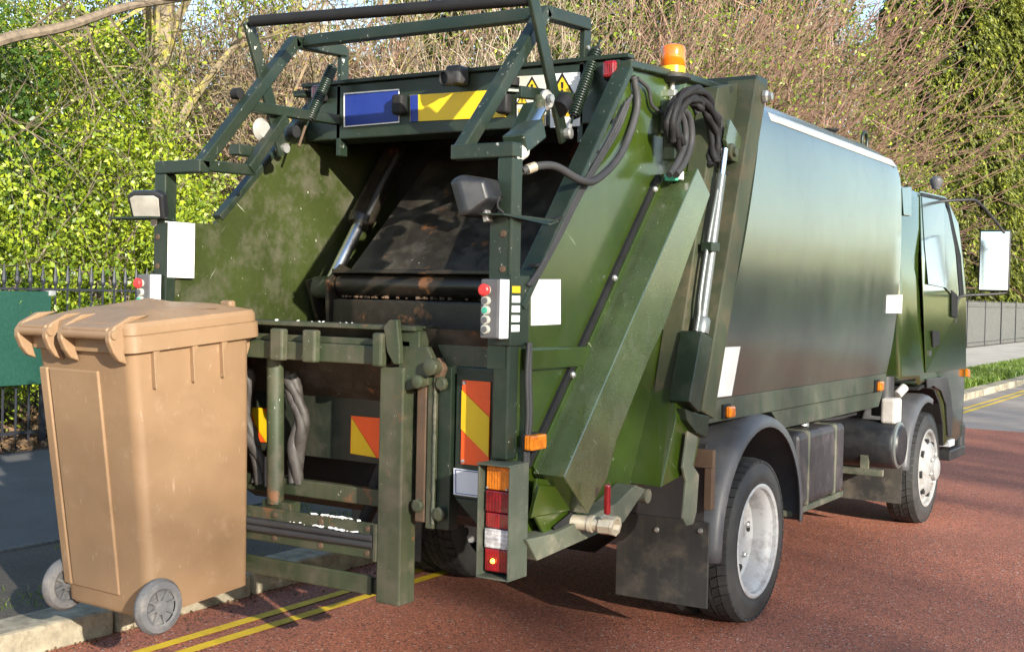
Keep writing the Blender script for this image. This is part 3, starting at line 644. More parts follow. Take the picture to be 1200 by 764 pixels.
# --- ram covers on the right flank (and mirrored on the left)
aT, aB = at(780, 209, X=.87), at(625, 554, X=.87)
XR = 1.0
side = [at(x, y, X=XR) for x, y in ((818, 197), (832.6, 228), (780, 380), (762, 418), (723, 515.5), (712, 560), (689, 602), (661, 558.5))]
def pz(pts, x0, x1): return MB().yz([(p.y, p.z) for p in pts], x0, x1)
cov = MB(); n = len(side)
inn = [V3((.862, p.y, p.z)) for p in side]; inn[0] = V3((.866, aT.y, aT.z)); inn[-1] = V3((.866, aB.y, aB.z))
cov.add(side+inn, [tuple(range(n)), tuple(range(n, 2*n))[::-1]]+[(i, (i+1) % n, n+(i+1) % n, n+i) for i in range(n)])
cover = cov.build('ram_cover', M['green_side'], T, bevel=.004)
lb = MB().add([(-v.x, v.y, v.z) for v in side+inn], [tuple(range(n)), tuple(range(n, 2*n))[::-1]]+[(i, (i+1) % n, n+(i+1) % n, n+i) for i in range(n)]); lb.build('ram_cover', M['green_side'], T, bevel=.004)
lab_ = MB(); lab_.prism([at(690.5, 447, X=.945), at(709, 442, X=.945), at(705, 466, X=.945), at(694.5, 481, X=.945)], (0, -.001, 0))
# lower cover with its weld bead
br_, tr_, r1, r2 = at(775, 571, X=1.0), at(792, 490, X=1.0), at(822, 510, X=1.0), at(797, 592, X=1.0)
bl_ = at(731, 565, Y=br_.y); tl_ = at(765, 420, Y=tr_.y+.14); tt = at(792, 405, Y=tr_.y+.16)
low = MB(); P8 = [bl_, br_, tr_, tt, tl_]; back = [V3((p.x, p.y+.32, p.z+.04)) for p in P8]
low.add(P8+back, [(0, 1, 2, 3, 4), (9, 8, 7, 6, 5)]+[(i, (i+1) % 5, 5+(i+1) % 5, 5+i) for i in range(5)])
low.build('lower_ram_cover', M['green'], T, bevel=.004)
wd = MB(); rs = random.Random(4); pts = [tl_.lerp(bl_, i/40)+V3((rs.gauss(.0, .0012), -.004, rs.gauss(0, .001))) for i in range(41)]
wd.tube(pts, [.006+rs.uniform(-.002, .003) for _ in pts], 6); wd.build('weld_bead', M['snow'], T)
# thin bright edged plate beside the ram foot
pe = [at(x, y, X=.90) for x, y in ((812, 330), (795, 380), (773, 487), (783, 489), (803, 470), (810, 400))]
pz(pe, .88, .90).build('gusset_plate', M['green'], T, bevel=.002)
# ram foot guard
f0, f1, f2, f3 = [at(x, y, X=1.05) for x, y in ((822.6, 388), (835.5, 397.7), (820, 483.6), (808, 470.7))]
ft = MB().add([f0, f1, f2, f3]+[V3((.955, p.y, p.z)) for p in (f0, f1, f2, f3)], [(0, 1, 2, 3), (7, 6, 5, 4), (0, 4, 5, 1), (1, 5, 6, 2), (2, 6, 7, 3), (3, 7, 4, 0)])
ft.build('ram_foot_guard', M['green_dark'], T, bevel=.004)
hk2 = MB(); hk2.prism([at(x, y, X=.99) for x, y in ((792, 478), (808, 484), (822, 487), (818, 512), (806, 506), (795, 492))], (.04, 0, 0)); hk2.build('ram_clevis', M['green_dark'], T, bevel=.003)
# tailgate lift ram, its pipe and top pin bracket
rt, rb_ = at(845.5, 205, X=1.0), at(821, 388, X=1.0)
ram = MB().tube([rt, rb_], .021, 18).build('tailgate_ram', M['steel'], T, smooth=40)
MB().tube([rt+(rt-rb_).normalized()*.12, rt], .015, 14).build('ram_rod', M['chrome'], ram, smooth=40)
pp = MB(); off = V3((0, -.045, 0)); pp.tube(smooth_path([rt+off*.9+V3((0, 0, -.07)), rt.lerp(rb_, .35)+off*.9, rt.lerp(rb_, .6)+off*1.15, rt.lerp(rb_, .8)+off*1.15, rt.lerp(rb_, .9)+off*.9, rb_+off*1.0], 5), .010, 8); pp.build('hydraulic_pipe', M['steel'], ram, smooth=60)
MB().bar(rt.lerp(rb_, .47)+V3((.0, -.06, 0)), rt.lerp(rb_, .47)+V3((0, .03, 0)), .05, .04).build('pipe_clamp', M['green_dark'], ram, bevel=.003)
MB().lathe([(.034, -.01), (.036, 0), (.036, .05), (.03, .06)], rb_, (rt-rb_), 16).build('gland', M['steel'], ram, smooth=40)
bk = MB(); bk.prism([at(x, y, X=.985) for x, y in ((851, 140), (870, 172), (864, 192), (852, 188), (846, 165))], (.02, 0, 0)); bkt = bk.build('pin_bracket', M['green_side'], T, bevel=.003)
p = at(856, 178, X=1.005); MB().lathe([(.036, 0), (.036, .012), (.02, .016), (.02, .03), (0, .03)], p, (1, 0, 0), 20).build('pin', M['green_worn'], bkt, smooth=40)
# grey strap hanging below, rusty stay bracket
stp = [at(x, y, X=1.03) for x, y in ((806, 505), (818, 512), (812, 545), (819, 556), (816, 600), (812, 614), (804, 616), (800, 607), (804, 565), (800, 548))]
pz(stp, 1.02, 1.032).build('stay_strap', M['dusty'], T, bevel=.003)
rbk = MB(); a = at(829, 540, Y=-.62); rbk.bb(.90, 1.02, -.63, -.60, .80, .88); rbk.bb(.985, 1.02, -.64, -.60, .62, .80); rbk.build('stay_bracket', M['rust'], T, bevel=.003)
# --- header box, roof of the tailgate
hd = MB().bb(-.833, .833, -1.20, -1.02, 2.235, 2.485); header = hd.build('header_box', M['green_dark'], T, bevel=.006)
MB().bb(-.833, .833, -1.02, -.1, 2.455, 2.48).build('tailgate_roof', M['green_dark'], T)
MB().bb(-.86, .86, -1.215, -1.16, 2.487, 2.505).build('header_lip', M['green_dark'], T, bevel=.003)
YH = -1.204
def hq(pts, name, mat, dy=0, th=.002, parent=T):
    q = MB().prism([at(x, y, Y=YH-dy) for x, y in pts], (0, -th, 0)); return q.build(name, mat, parent)
sg = hq(((403, 109.5), (468, 104.5), (468, 144), (403, 149.5)), 'blue_sign', M['white'], 0)
hq(((404.5, 111), (467, 106), (467, 142.5), (404.5, 148)), 'sign_face', M['blue'], .003, .001, sg)
npl = hq(((480.8, 112), (593, 105), (593, 137.5), (480.8, 143)), 'number_plate', M['plate_yellow'], 0, .003)
hq(((480.8, 112), (490, 111.4), (490, 142.5), (480.8, 143)), 'blue_band', M['blue'], .004, .001, npl)
for px, py in ((472, 124), (594, 122)):
    p = at(px, py, Y=YH); MB().bb(p.x-.03, p.x+.03, YH-.05, YH, p.z-.045, p.z+.045).build('plate_lamp', M['black'], T, bevel=.014, seg=3)
def warn(x0, y0, x1, y1, bg_, name):
    w = hq(((x0, y0), (x1, y0-2), (x1, y1-2), (x0, y1)), name, bg_, 0)
    return w
ws = warn(606, 90, 640, 150, M['offwhite'], 'warning_sign'); ws2 = warn(645, 87, 680, 150, M['white'], 'warning_sign')
def tri(cx, cy, h, par):
    w = h*.62
    hq(((cx, cy-h*.62), (cx+w, cy+h*.5), (cx-w, cy+h*.5)), 'triangle', M['black'], .003, .001, par)
    hq(((cx, cy-h*.40), (cx+w*.75, cy+h*.39), (cx-w*.75, cy+h*.39)), 'triangle_face', M['yellow'], .0045, .001, par)
    hq(((cx-h*.06, cy-h*.14), (cx+h*.06, cy-h*.14), (cx+h*.04, cy+h*.17), (cx-h*.04, cy+h*.17)), 'mark', M['black'], .006, .001, par)
    hq(((cx-h*.05, cy+h*.22), (cx+h*.05, cy+h*.22), (cx+h*.05, cy+h*.32), (cx-h*.05, cy+h*.32)), 'mark', M['black'], .006, .001, par)
tri(623.5, 102, 20, ws); tri(659, 100, 24, ws2); tri(612, 117, 11, ws)
hq(((608, 128), (638, 126), (638, 147), (608, 149)), 'yellow_panel', M['yellow'], .003, .001, ws)
hq(((647, 131), (678, 129.5), (678, 136), (647, 137.5)), 'yellow_panel', M['yellow'], .003, .001, ws2)
# camera pod
p = at(533, 92, Y=YH-.04); cm = MB(); cm.bb(p.x-.025, p.x+.05, YH-.08, YH-.0, p.z-.03, p.z+.05); cam_ = cm.build('camera_box', M['plastic'], T, bevel=.012)
MB().lathe([(.03, 0), (.034, .02), (.034, .045), (.028, .048), (.024, .04), (0, .04)], (p.x+.0, YH-.06, p.z-.005), (-.35, -1, -.1), 20).build('camera_lens', M['black'], cam_, smooth=40)
for px, py, xx in ((719, 83, None), (377, 110, None)):
    p = at(px, py, Y=YH-.01) if xx is None else xx
    q = MB().bb(p.x-.035, p.x+.035, YH-.03, YH, p.z-.04, p.z+.04).build('marker_lamp', M['black'], T, bevel=.008)
    MB().bb(p.x-.03, p.x+.03, YH-.055, YH-.029, p.z-.034, p.z+.034).build('lens', M['red'], q, bevel=.012)
# --- hopper interior
hp = MB(); hp.add([(-.57, -1.20, 1.61), (.83, -1.20, 1.61), (.83, -.42, 2.34), (-.57, -.42, 2.34), (-.57, -1.18, 1.57), (.83, -1.18, 1.57), (.83, -.38, 2.32), (-.57, -.38, 2.32)], [(0, 1, 2, 3), (7, 6, 5, 4), (0, 4, 5, 1), (2, 6, 7, 3), (1, 5, 6, 2), (0, 3, 7, 4)])
hp.build('packer_plate', M['plate_in'], T)
MB().tube([(-.585, -1.21, 1.565), (.83, -1.21, 1.565)], .055, 20).build('packer_roller', M['grease'], T, smooth=40)
MB().bar((-.60, -1.25, 1.626), (.83, -1.25, 1.626), .05, .02).build('packer_lip', M['grease'], T, bevel=.004)
q = MB().bb(-.60, .83, -1.27, -1.19, 1.33, 1.50); q.build('packer_blade', M['grease'], T, bevel=.01)
rs = random.Random(6); cb = MB()
for i in range(60):
    x = rs.uniform(-.55, .7); s = rs.uniform(.004, .012); cb.box((x, -1.25+rs.uniform(-.03, .03), 1.508+s/3), (s*1.6, s, s), Matrix.Rotation(rs.uniform(0, 3), 3, 'Z'))
cb.build('rubbish_crumbs', M['rust'], T, kind='stuff')
for s in (-1, 1):
    br = MB().yz([(-1.30, 1.58), (-1.20, 1.66), (-1.08, 1.62), (-1.16, 1.30), (-1.28, 1.30)], s*.60, s*.62); br.build('pivot_bracket', M['grease'], T, bevel=.004)
    br = MB().yz([(-1.26, 1.58), (-1.18, 1.60), (-1.12, 1.54), (-1.06, 1.30), (-1.14, 1.30)], s*.755, s*.775); br.build('pivot_bracket', M['grease'], T, bevel=.004)
    c0, c1 = V3((s*.69, -1.19, 1.55)), V3((s*.69, -.82, 2.07)); dv = (c1-c0).normalized()
    cy = MB().lathe([(.02, 0), (.052, 0), (.064, .03), (.064, .055), (.060, .06), (.060, .5), (0, .5)], c0+dv*.37, dv, 22).build('packer_cylinder', M['grease'], T, smooth=40)
    MB().tube([c0, c0+dv*.38], .030, 18).build('cylinder_rod', M['chrome'], cy, smooth=40)
    MB().lathe([(0, -.09), (.03, -.09), (.03, -.075), (.052, -.075), (.052, .06), (.03, .06), (.03, .10), (.022, .10), (.022, .115), (0, .115)], c0, (1, 0, 0), 20).build('pivot_pin', M['green_worn'], cy, smooth=40)
    MB().tube([c0+dv*.36+V3((-s*.06, -.02, .03)), c0+dv*.55+V3((-s*.065, -.02, .05)), c0+dv*.75+V3((-s*.06, 0, .05))], .014, 8).build('feed_pipe', M['hose'], cy, smooth=60)
hb = MB(); path = [(-2.0, 1.405), (-1.85, 1.16), (-1.66, .96), (-1.4, .86), (-1.1, .88), (-.92, 1.02), (-.86, 1.3)]
for i, (y, z) in enumerate(path): hb.v += [(-.833, y, z), (.833, y, z)]
for i in range(len(path)-1): hb.f.append((2*i, 2*i+1, 2*i+3, 2*i+2))
hb.build('hopper_tub', M['plate_in'], T, smooth=60)
MB().bb(-.833, .833, -.5, -.45, .95, 2.45).build('bulkhead', M['dark'], T)
# --- rear apron with chevrons
ap = MB(); ap.bb(-.86, .46, -1.80, -1.76, .86, 1.30); ap.build('rear_apron', M['apron'], T)
q = MB(); q.yz([(-1.97, .80), (-1.97, 1.27), (-1.93, 1.30), (-1.93, .80)], .585, .815); q.add([(.585, -1.968, .799), (.815, -1.968, .799), (.815, -1.968, .60), (.585, -1.94, .799), (.815, -1.94, .799), (.815, -1.94, .60)], [(0, 1, 2), (5, 4, 3), (0, 3, 4, 1), (1, 4, 5, 2), (2, 5, 3, 0)]); q.build('corner_panel', M['green_dark'], T, bevel=.003)
q = MB(); q.yz([(-1.97, .80), (-1.97, 1.27), (-1.93, 1.30), (-1.93, .80)], -.815, -.93+.115); q = MB().bb(-.84, -.60, -1.97, -1.93, .80, 1.28); q.build('corner_panel', M['green_dark'], T, bevel=.003)
def chevron(x0, x1, z0, z1, y, flip, name='chevron_plate', tilt=None):
    q = MB().bb(x0, x1, y, y+.004, z0, z1).build(name, M['orange'], T)
    w = (x1-x0); h = (z1-z0); k = MB()
    return q, k
q, k = chevron(.615, .735, .925, 1.225, -1.976, 0)
k.prism([(.615, -1.978, 1.19), (.615, -1.978, 1.05), (.735, -1.978, .96), (.735, -1.978, 1.10)], (0, -.0012, 0)); k.build('yellow_stripe', M['yellow'], q)
for zz in (.935, 1.215): MB().lathe([(.008, 0), (.006, .005), (0, .006)], (.624, -1.976, zz), (0, -1, 0), 8).build('rivet', M['galv'], q)
q, k = chevron(-.735, -.615, .925, 1.225, -1.976, 0); k.prism([(-.735, -1.978, 1.10), (-.735, -1.978, .96), (-.615, -1.978, 1.05), (-.615, -1.978, 1.19)], (0, -.0012, 0)); k.build('yellow_stripe', M['yellow'], q)
ya = -1.805
def apl(px, py, dy=0): return at(px, py, Y=ya-dy)
q = MB().prism([apl(412, 487), apl(450, 490), apl(447, 537), apl(411, 531)], (0, -.003, 0)).build('chevron_plate', M['orange'], T)
MB().prism([apl(412, 489, .0045), apl(411, 531, .0045), apl(441, 536, .0045)], (0, -.001, 0)).build('yellow_stripe', M['yellow'], q)
q = MB().prism([apl(282, 477), apl(320, 479), apl(320, 519), apl(280, 515)], (0, -.003, 0)).build('chevron_plate', M['orange'], T)
MB().prism([apl(294, 477, .0045), apl(308, 478, .0045), apl(321, 497, .0045), apl(312, 518, .0045), apl(300, 500, .0045)], (0, -.001, 0)).build('yellow_stripe', M['yellow'], q)
q = MB().prism([at(532, 548, Y=-1.974), at(562, 552, Y=-1.974), at(562, 583, Y=-1.974), at(532, 579, Y=-1.974)], (0, -.003, 0)).build('blank_plate', M['lgrey'], T)
fr = MB(); c4 = [at(534, 550, Y=-1.979), at(562, 553.5, Y=-1.979), at(562, 581, Y=-1.979), at(534, 577.5, Y=-1.979)]
for i in range(4): fr.bar(c4[i], c4[(i+1) % 4], .0015, .002)
fr.build('border', M['blue'], q)
# steel wing flap beside the lip
q = MB().prism([at(x, y, Y=-1.965) for x, y in ((505, 387), (563, 388), (577, 412), (572, 440), (527, 438))], (0, .012, 0)); q.build('wing_plate', M['green_worn'], T, bevel=.003)
# --- lip, comb bar and lift frame
lf = MB().bb(-.95, .45, -2.045, -1.90, 1.395, 1.412).build('hopper_lip', M['green_worn'], T, bevel=.003)
MB().bb(-.95, .42, -2.03, -1.99, 1.335, 1.36).build('comb_rail', M['green_worn'], T, bevel=.004)
MB().bb(-.95, .29, -2.05, -1.97, 1.265, 1.335).build('comb_bar', M['green_worn'], T, bevel=.005)
for px in (325, 363, 443):
    p = at(px, 400, Y=-2.08); w = .032 if px != 443 else .022
    MB().bb(p.x-w, p.x+w, -2.09, -2.052, 1.262, 1.385).build('comb_tooth', M['green_worn'], T, bevel=.008)
for x in (-.62, -.82): MB().bb(x-.032, x+.032, -2.09, -2.052, 1.262, 1.385).build('comb_tooth', M['green_worn'], T, bevel=.008)
q = MB().prism([at(x, y, Y=-2.07) for x, y in ((449, 383), (456, 375), (465, 374.5), (468, 410), (468, 427), (461, 427), (453, 412))], (.0, .025, 0)); q.build('guide_horn', M['green_worn'], T, bevel=.004)
q = MB(); q.bb(.33, .46, -2.03, -1.97, 1.33, 1.395); q.build('stub_tube', M['green_worn'], T, bevel=.004)
q = MB().prism([at(x, y, Y=-2.03) for x, y in ((466, 406), (500, 406), (506, 418), (500, 452), (467, 460))], (0, .03, 0)); lp = q.build('link_plate', M['green_worn'], T, bevel=.005)
for px, py, r in ((493, 447, .024), (508, 430, .03)):
    p = at(px, py, Y=-2.035); MB().lathe([(0, -.01), (r, -.01), (r, .025), (r*.7, .03), (0, .03)], p, (0, -1, 0), 14).build('pin', M['green_worn'], lp, smooth=40)
q = MB().prism([at(x, y, Y=-2.01) for x, y in ((507, 420), (514, 419), (520, 432), (515, 446), (507, 440))], (0, .03, 0)); q.build('rusty_latch', M['rust'], lp, bevel=.005)
for x0 in (.295, -1.02):
    MB().bb(x0, x0+.108, -2.045, -1.95, .39, 1.262).build('frame_column', M['green_worn'], T, bevel=.006)
MB().tube([(-.262, -2.0, 1.265), (-.262, -1.985, .69)], .034, 18).build('lift_tube', M['green_worn'], T, smooth=40)
MB().bb(-.32, -.17, -2.0, -1.94, .655, .70).build('tube_foot', M['green_worn'], T, bevel=.004)
MB().bb(-.95, .295, -1.94, -1.90, .72, .785).build('cross_bar', M['green_worn'], T, bevel=.005)
for z0, z1 in ((.632, .678), (.545, .585)):
    st = MB().bb(-.93, .285, -2.035, -2.022, z0, z1).build('step_plate', M['green_worn'], T, bevel=.003)
    for x in (-.7, -.45, -.215, .02, .245): MB().lathe([(.012, 0), (.010, .006), (0, .007)], (x, -2.035, (z0+z1)/2), (0, -1, 0), 10).build('rivet', M['rust'], st)
for z in (.624, .598): MB().tube(smooth_path([(-.93, -2.04, z), (-.4, -2.046, z-.004), (0, -2.044, z-.002), (.275, -2.04, z)], 4), .0135, 12).build('rubber_buffer', M['hose'], T, smooth=60)
MB().bb(.28, .296, -2.05, -2.0, .54, .68).build('step_end', M['green_worn'], T, bevel=.003)
MB().bb(-.93, .235, -2.0, -1.985, .398, .472).build('bumper_bar', M['green_worn'], T, bevel=.006)
MB().bb(.16, .30, -1.985, -1.965, .40, .46).build('bumper_bar_end', M['green_dark'], T, bevel=.004)
cr_ = MB(); rs = random.Random(12)
for z, y, x0, x1, nn in ((.6805, -2.028, -.12, .2, 34), (.640, -2.046, -.14, .2, 44), (1.4145, -2.0, -.25, .15, 8)):
    for i in range(nn):
        s = rs.uniform(.002, .007); cr_.box((x0+(x1-x0)*min(1, max(0, rs.betavariate(2.4, 1.5)+rs.gauss(0, .06))), y+rs.uniform(-.012, .01), z+s*.2), (s*2.2, s*1.4, s*.7), Matrix.Rotation(rs.uniform(0, 3), 3, 'Z') @ Matrix.Rotation(rs.uniform(-.4, .4), 3, 'X'))
cr_.build('white_crumbs', M['snow'], T, kind='stuff')
# slide channels right of the frame
MB().bb(.432, .475, -2.0, -1.93, .70, 1.24).build('slide_channel', M['rust'], T, bevel=.005)
q = MB(); q.bb(.480, .515, -2.0, -1.93, .68, 1.29); q.build('slide_channel', M['green_worn'], T, bevel=.004)
q = MB(); q.bb(.518, .575, -1.985, -1.93, .68, 1.27); q.build('slide_channel', M['green_dark'], T, bevel=.004)
wd = MB(); wd.tube([(.516, -2.003, .70+.011*i) for i in range(52)], [.003+rs.uniform(0, .003) for _ in range(52)], 5); wd.build('weld_bead', M['dusty'], T)
for (x, z) in ((.45, .76), (.545, .74), (.545, 1.21)): MB().lathe([(.026, 0), (.026, .012), (.018, .016), (0, .016)], (x, -2.0, z), (0, -1, 0), 8).build('bolt', M['green_worn'], T)
# wrapped hose bundles
for pts, rr in ((((287, 432), (290, 450), (285, 480), (292, 510), (303, 540), (304, 566)), .026), (((338, 438), (346, 465), (353, 495), (346, 525), (347, 566)), .028)):
    P_ = smooth_path([at(x, y, Y=-1.93) for x, y in pts], 7); rs = random.Random(len(P_)); nP = len(P_); wh = None
    for k in range(3):
        Q = [P_[i]+V3((math.cos(i*.22+k*2.1), .6*math.sin(i*.22+k*2.1), 0))*rr*.62 for i in range(nP)]
        q = MB().tube(Q, [rr*(.75+.15*math.sin(i*.35+k)+rs.uniform(-.05, .1)) for i in range(nP)], 10)
        wh = q.build('wrapped_hose' if k == 0 else 'wrap_fold', M['wrap'], T if k == 0 else wh_, smooth=60)
        if k == 0: wh_ = wh
MB().tube(smooth_path([at(x, y, Y=-1.88) for x, y in ((452, 540), (440, 570), (436, 590), (428, 608))], 4), .028, 10).build('black_hose', M['black'], T, smooth=60)
MB().bar(at(315, 535, Y=-1.99), at(315, 570, Y=-1.99), .03, .02, (0, 1, 0)).build('grey_bracket', M['grey'], T, bevel=.003)
# --- corner posts
for s in (1, -1):
    po = MB().bb(min(s*.812, s*.875), max(s*.812, s*.875), -2.08, -2.015, .97, 2.0).build('corner_post', M['green_dark'], T, bevel=.006)
    for z in (1.62, 1.74): MB().lathe([(.014, 0), (.011, .008), (0, .009)], (s*.845, -2.08, z), (0, -1, 0), 10).build('bolt', M['rust'], po)
    q = MB().bb(min(s*.615, s*.875), max(s*.615, s*.875), -2.08, -2.02, 2.0, 2.052); q.build('top_arm', M['green_scraped'], T, bevel=.005)
    MB().bb(min(s*.79, s*.862), max(s*.79, s*.862), -2.084, -2.0805, 1.28, 1.80).build('post_plate', M['green_dark'], T)
    # guard ladder frame
    X_ = s*.64
    gf = MB(); gf.bar((X_, -2.05, 2.03), (X_, -1.50, 2.635), .05, .05, (1, 0, 0)); gf.bar((X_, -1.52, 2.625), (X_, -1.17, 2.645), .05, .05, (1, 0, 0)); gf.build('guard_side', M['green_scraped'], T, bevel=.005)
    q = MB().bb(X_-.012, X_+.012, -1.20, -1.145, 2.16, 2.655); vp = q.build('guard_upright', M['green_scraped'], T, bevel=.003)
    for z in (2.25, 2.34, 2.43, 2.55): MB().lathe([(.009, 0), (.009, .006), (0, .007)], (X_+s*.012, -1.172, z), (s, 0, 0), 8).build('bolt', M['galv'], vp)
    if s < 0:
        MB().bar((X_, -1.80, 2.305), (X_, -1.17, 2.325), .045, .045, (1, 0, 0)).build('guard_rung', M['green_scraped'], T, bevel=.005)
        MB().bar(at(333, 138, X=-.63), at(291, 199, X=-.63), .045, .045, (1, 0, 0)).build('guard_brace', M['green_scraped'], T, bevel=.005)
        MB().bar(at(237, 194, X=-.64), at(296, 200, X=-.64), .045, .045, (1, 0, 0)).build('guard_rung', M['green_scraped'], T, bevel=.005)
        MB().box(at(286, 177, X=-.70), (.06, .12, .045)).build('hinge_block', M['green_dark'], T, bevel=.004)
        MB().lathe([(0, -.02), (.024, -.02), (.024, .02), (0, .02)], (X_-.05, -1.80, 2.36), (1, 0, 0), 14).build('stop_buffer', M['black'], T, smooth=40)
        p = at(306, 152, X=-.66); MB().lathe([(0, -.02), (.035, -.02), (.05, 0), (.035, .02), (0, .02)], p, (1, 0, 0), 16).build('rod_end', M['trunion'], T, smooth=40)
        MB().lathe([(0, -.025), (.028, -.025), (.028, .025), (0, .025)], at(344, 155, X=-.63), (1, -.3, 0), 14).build('rubber_stop', M['black'], T, smooth=40)
    else:
        MB().bar(at(607, 108, X=.64), at(672, 116, X=.66), .03, .045, (0, 0, 1)).build('guard_rung', M['green_scraped'], T, bevel=.004)
        MB().lathe([(.03, 0), (.032, .012), (.032, .03), (.02, .034), (0, .034)], at(599, 101, X=.62), (0, 0, 1), 14).build('rubber_stop', M['black'], T, smooth=40)
        MB().bar(at(599, 106, X=.62)+V3((-.03, 0, 0)), at(612, 108, X=.64), .05, .015, (0, 0, 1)).build('stop_bracket', M['green_dark'], T, bevel=.003)
# crossbars, padded bar and swinging arms
MB().bar((-.61, -1.46, 2.635), (.61, -1.46, 2.635), .05, .05).build('guard_crossbar', M['green_scraped'], T, bevel=.005)
armP = {}
for s, (X_, pv, tp) in {1: (.70, at(661, 166, X=.70), at(624, -4, X=.70)), -1: (-.66, at(332, 182, X=-.66), at(291, 26, X=-.66))}.items():
    MB().bar(pv, tp, .018, .062, (0, 1, .4)).build('swing_arm', M['green_scraped'], T, bevel=.004); armP[s] = (pv, tp)
    MB().lathe([(0, -.02), (.022, -.02), (.022, .03), (.012, .034), (0, .034)], pv+V3((0, 0, .03)), (s, 0, 0), 12).build('pivot_bolt', M['galv'], T)
b0, b1 = armP[-1][1].copy(), armP[1][1].copy(); b1.y = b0.y = (b0.y+b1.y)/2
b1 = V3((.69, armP[1][1].y, armP[1][1].z-.01)); b0 = armP[-1][1]+V3((.02, 0, -.0))
MB().tube([b0, b1], .024, 20).build('padded_bar', M['black'], T, smooth=40)
# coil springs
def spring(p0, p1, r, turns, name='coil_spring'):
    p0, p1 = V3(p0), V3(p1); d = (p1-p0); L = d.length; d.normalize(); x = d.orthogonal().normalized(); y = d.cross(x); n = turns*10
    pts = [p0+d*(.12*L+.76*L*i/n)+(x*math.cos(2*math.pi*i/10)+y*math.sin(2*math.pi*i/10))*r for i in range(n+1)]
    q = MB(); q.tube([p0, p0+d*.06*L, p0+d*.1*L+x*r*.5]+pts+[p1-d*.1*L, p1-d*.04*L, p1], .0052, 6); q.build(name, M['green_dark'], T, smooth=60)
    MB().tube([p0+d*.10*L, p1-d*.10*L], r*.72, 8).build('spring_core', M['black'], T, smooth=60)
spring(at(703, 48, X=.68), at(668, 148, X=.70), .021, 26); spring(at(394, 70, X=-.63), at(358, 150, X=-.63), .021, 26)
MB().tube([at(668, 146, X=.70), at(666, 160, X=.70)], .010, 8).build('spring_hook', M['galv'], T)
MB().tube([at(358, 148, X=-.63), at(350, 172, X=-.63)], .006, 8).build('spring_hook', M['rust'], T)
# link rod with white bearing, and its block on the post
e0, e1 = at(640, 118, X=.74), at(612, 168, X=.80)
q = MB().lathe([(0, -.022), (.03, -.022), (.042, -.008), (.042, .008), (.03, .022), (0, .022)], e0, (1, -.35, 0), 22); rod = q.build('link_bearing', M['trunion'], T, smooth=40)
MB().tube([e0.lerp(e1, .22), e0.lerp(e1, .7)], .019, 14).build('link_rod', M['chrome'], T, smooth=40)
MB().tube([e0+V3((-.01, -.03, -.0)), e0.lerp(e1, .3)], [.024, .018], 10).build('rod_fork', M['green_worn'], T, smooth=40)
MB().lathe([(0, 0), (.017, 0), (.017, .02), (0, .02)], e0+V3((.03, -.03, 0)), (1, -.35, 0), 6).build('nut', M['galv'], T)
MB().bar(at(626, 152, X=.80), at(603, 170, X=.83)+V3((0, -.0, 0)), .085, .07, (0, -.5, 1)).build('rod_block', M['green_dark'], T, bevel=.006)
MB().tube([at(608, 176, X=.84)+V3((0, .02, 0)), at(598, 186, X=.845)], .03, 14).build('link_sleeve', M['offwhite'], T, smooth=40)
MB().bar(at(622, 124, X=.72), at(604, 160, X=.76), .03, .05, (1, 0, 0)).build('link_strut', M['green_dark'], T, bevel=.004)
MB().tube([at(662, 118, X=.72), at(655, 128, X=.72)], .035, 12).build('rubber_boot', M['black'], T, smooth=40)
# --- work lamps
def worklamp(c, face, k_=1.0):
    d = V3(face).normalized(); z = V3((0, 0, 1)); x = d.cross(z).normalized(); z = x.cross(d); Mx = Matrix((x, d, z)).transposed()
    q = MB(); rr = [(-.075, 0.0, -.055), (.075, 0, -.055), (.082, 0, .045), (.055, 0, .06), (-.055, 0, .06), (-.082, 0, .045)]
    rr = [(p[0]*k_, p[1], p[2]*k_) for p in rr]; fr_ = [Mx @ V3(p) for p in rr]; bk_ = [Mx @ V3((p[0]*.52, -.105, p[2]*.5)) for p in rr]; md = [Mx @ V3((p[0]*1.02, -.035, p[2]*1.02)) for p in rr]
    c = V3(c); vs = [c+p for p in fr_+md+bk_]; n = 6
    q.add(vs, [tuple(range(n)), tuple(range(2*n, 3*n))[::-1]]+[(a+i, a+(i+1) % n, a+n+(i+1) % n, a+n+i) for a in (0, n) for i in range(n)])
    o = q.build('work_lamp', M['black_gloss'], T, bevel=.01, seg=3)
    g = MB(); g.prism([c+Mx @ V3((p[0]*.80, .002, p[2]*.76)) for p in rr], d*.006); g.build('lens', M['lampglass'], o, bevel=.003)
    MB().bar(c-d*.05-z*.055, c-d*.05-z*.095, .03, .02).build('lamp_bracket', M['galv'], o, bevel=.003)
    return o
pr_ = at(566, 236, Y=-2.11); worklamp(pr_+V3((-.05, -.0, .005)), (-.95, .05, -.30), 1.22)
q = MB(); q.prism([at(562, 250, Y=-2.14), at(590, 250, Y=-2.14), at(655, 258, Y=-1.86), at(645, 262, Y=-1.92)], (0, 0, -.006)); q.build('lamp_shelf', M['green_dark'], T)
pl_ = at(171, 242, Y=-2.15); worklamp(pl_, (.28, -.88, -.30))
q = MB(); q.bb(-1.05, -.80, -2.17, -2.05, 1.812, 1.82); q.build('lamp_shelf', M['green_dark'], T)
MB().tube(smooth_path([at(594, 236, Y=-2.05), at(586, 230, Y=-2.09), at(583, 242, Y=-2.1), at(590, 250, Y=-2.09)], 5), .006, 6).build('lamp_cable', M['black'], T, smooth=60)
# white sheets on the walls
q = MB().bb(-.8115, -.809, -2.076, -1.915, 1.575, 1.805); q.build('white_notice', M['white'], T)
q = MB().prism([at(622, 327.5, X=.8595), at(656.5, 327.5, X=.8595), at(656.5, 380, X=.8595), at(622, 381.5, X=.8595)], (.002, 0, 0)); q.build('white_notice', M['white'], T)
